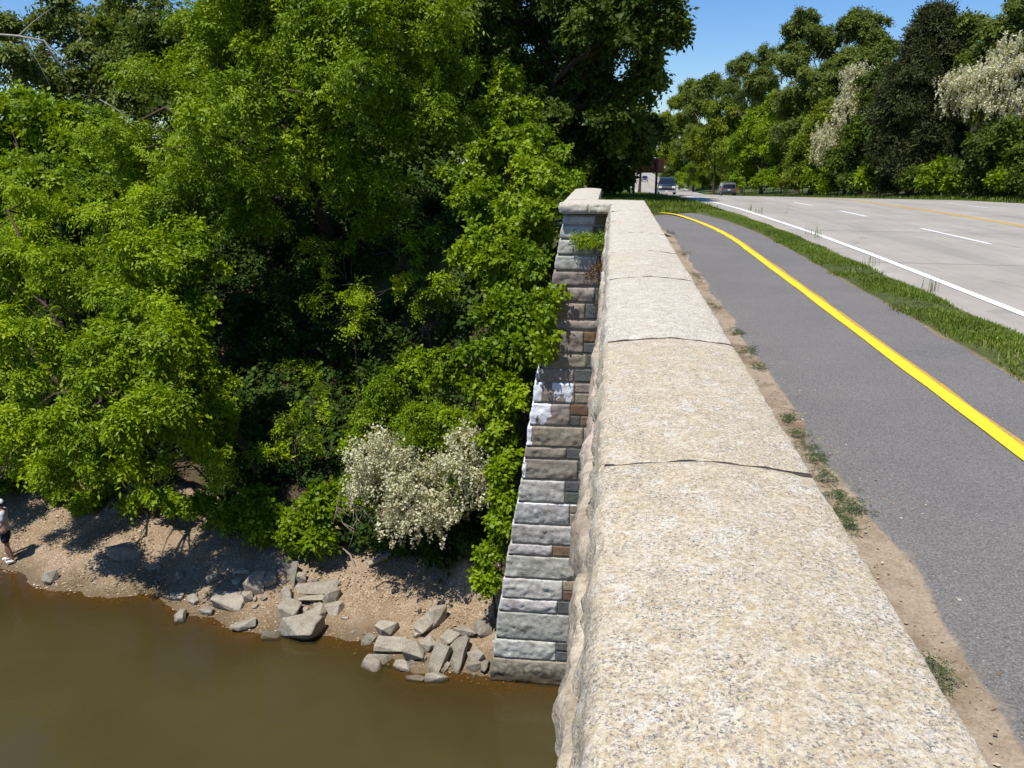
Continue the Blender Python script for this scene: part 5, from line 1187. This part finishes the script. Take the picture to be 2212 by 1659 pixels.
# ------------------------------------------------------------------ brown sign
sp = at(1398, 415, 38.5); sg_ = empty("park_sign", (sp[0], 38.5, gz(sp[0], 38.5))); tag(sg_, "plain brown park sign on two posts in the shade of the dark oak", "sign")
brown = plain("sign_brown", (.30, .115, .055), .7, .25, 0, .2); postm = plain("post_brown", (.10, .055, .04), .8, .2, 0, .3)
gz0 = sg_.location.z; zt_, zb_ = at(1398, 342, 38.5)[2]-gz0, at(1398, 373, 38.5)[2]-gz0
xw = 63/1790*39.5/2
bm = bmesh.new(); box(bm, (0, 0, (zt_+zb_)/2), (2*xw, .05, zt_-zb_)); bevel(bm, .02, 2); bmobj("panel", bm, brown, sg_)
for px in (1369, 1417):
    x_ = at(px, 400, 38.5)[0]-sp[0]
    bm = bmesh.new(); box(bm, (x_, -.085, zt_*.5-.1), (.10, .10, zt_+.12)); bevel(bm, .012, 2); bmobj("post", bm, postm, sg_)
bm = bmesh.new(); box(bm, (0, -.046, zb_+.02), (2*xw-.06, .03, .05)); bevel(bm, .008, 1); bmobj("rail", bm, postm, sg_)

# ------------------------------------------------------------------ light
sd = np.array([-.36, -.52, 1.5]); sd /= np.linalg.norm(sd); EL = math.asin(sd[2])
w = bpy.data.worlds.new("World"); SC.world = w; w.use_nodes = True; nt = w.node_tree; nt.nodes.clear()
sky = nt.nodes.new('ShaderNodeTexSky'); sky.sky_type = 'NISHITA'; sky.sun_disc = False; sky.sun_elevation = EL; sky.sun_rotation = math.atan2(sd[0], sd[1])
sky.air_density = 1.0; sky.dust_density = .15; sky.ozone_density = 3.0
bg = nt.nodes.new('ShaderNodeBackground'); bg.inputs[1].default_value = .088; wo = nt.nodes.new('ShaderNodeOutputWorld')
hs = nt.nodes.new('ShaderNodeHueSaturation'); hs.inputs['Saturation'].default_value = 1.22; nt.links.new(sky.outputs[0], hs.inputs['Color']); tn = nt.nodes.new('ShaderNodeMix'); tn.data_type = 'RGBA'; tn.blend_type = 'MULTIPLY'; tn.inputs[0].default_value = 1; tn.inputs[7].default_value = (.80, .92, 1.14, 1); nt.links.new(hs.outputs[0], tn.inputs[6]); nt.links.new(tn.outputs[2], bg.inputs[0]); nt.links.new(bg.outputs[0], wo.inputs[0])
sl = bpy.data.lights.new("sun", 'SUN'); sl.energy = 4.4; sl.angle = math.radians(.53); sl.color = (1, .965, .90)
so = bpy.data.objects.new("sun", sl); COL.objects.link(so); so.rotation_euler = Vector([float(-c) for c in sd]).to_track_quat('-Z', 'Y').to_euler()
SC.view_settings.view_transform = 'Standard'; SC.view_settings.look = 'None'; SC.view_settings.exposure = .45; SC.view_settings.gamma = 1
cy = SC.cycles; cy.max_bounces = 7; cy.diffuse_bounces = 3; cy.glossy_bounces = 3; cy.transmission_bounces = 4; cy.transparent_max_bounces = 8; cy.caustics_reflective = False; cy.caustics_refractive = False
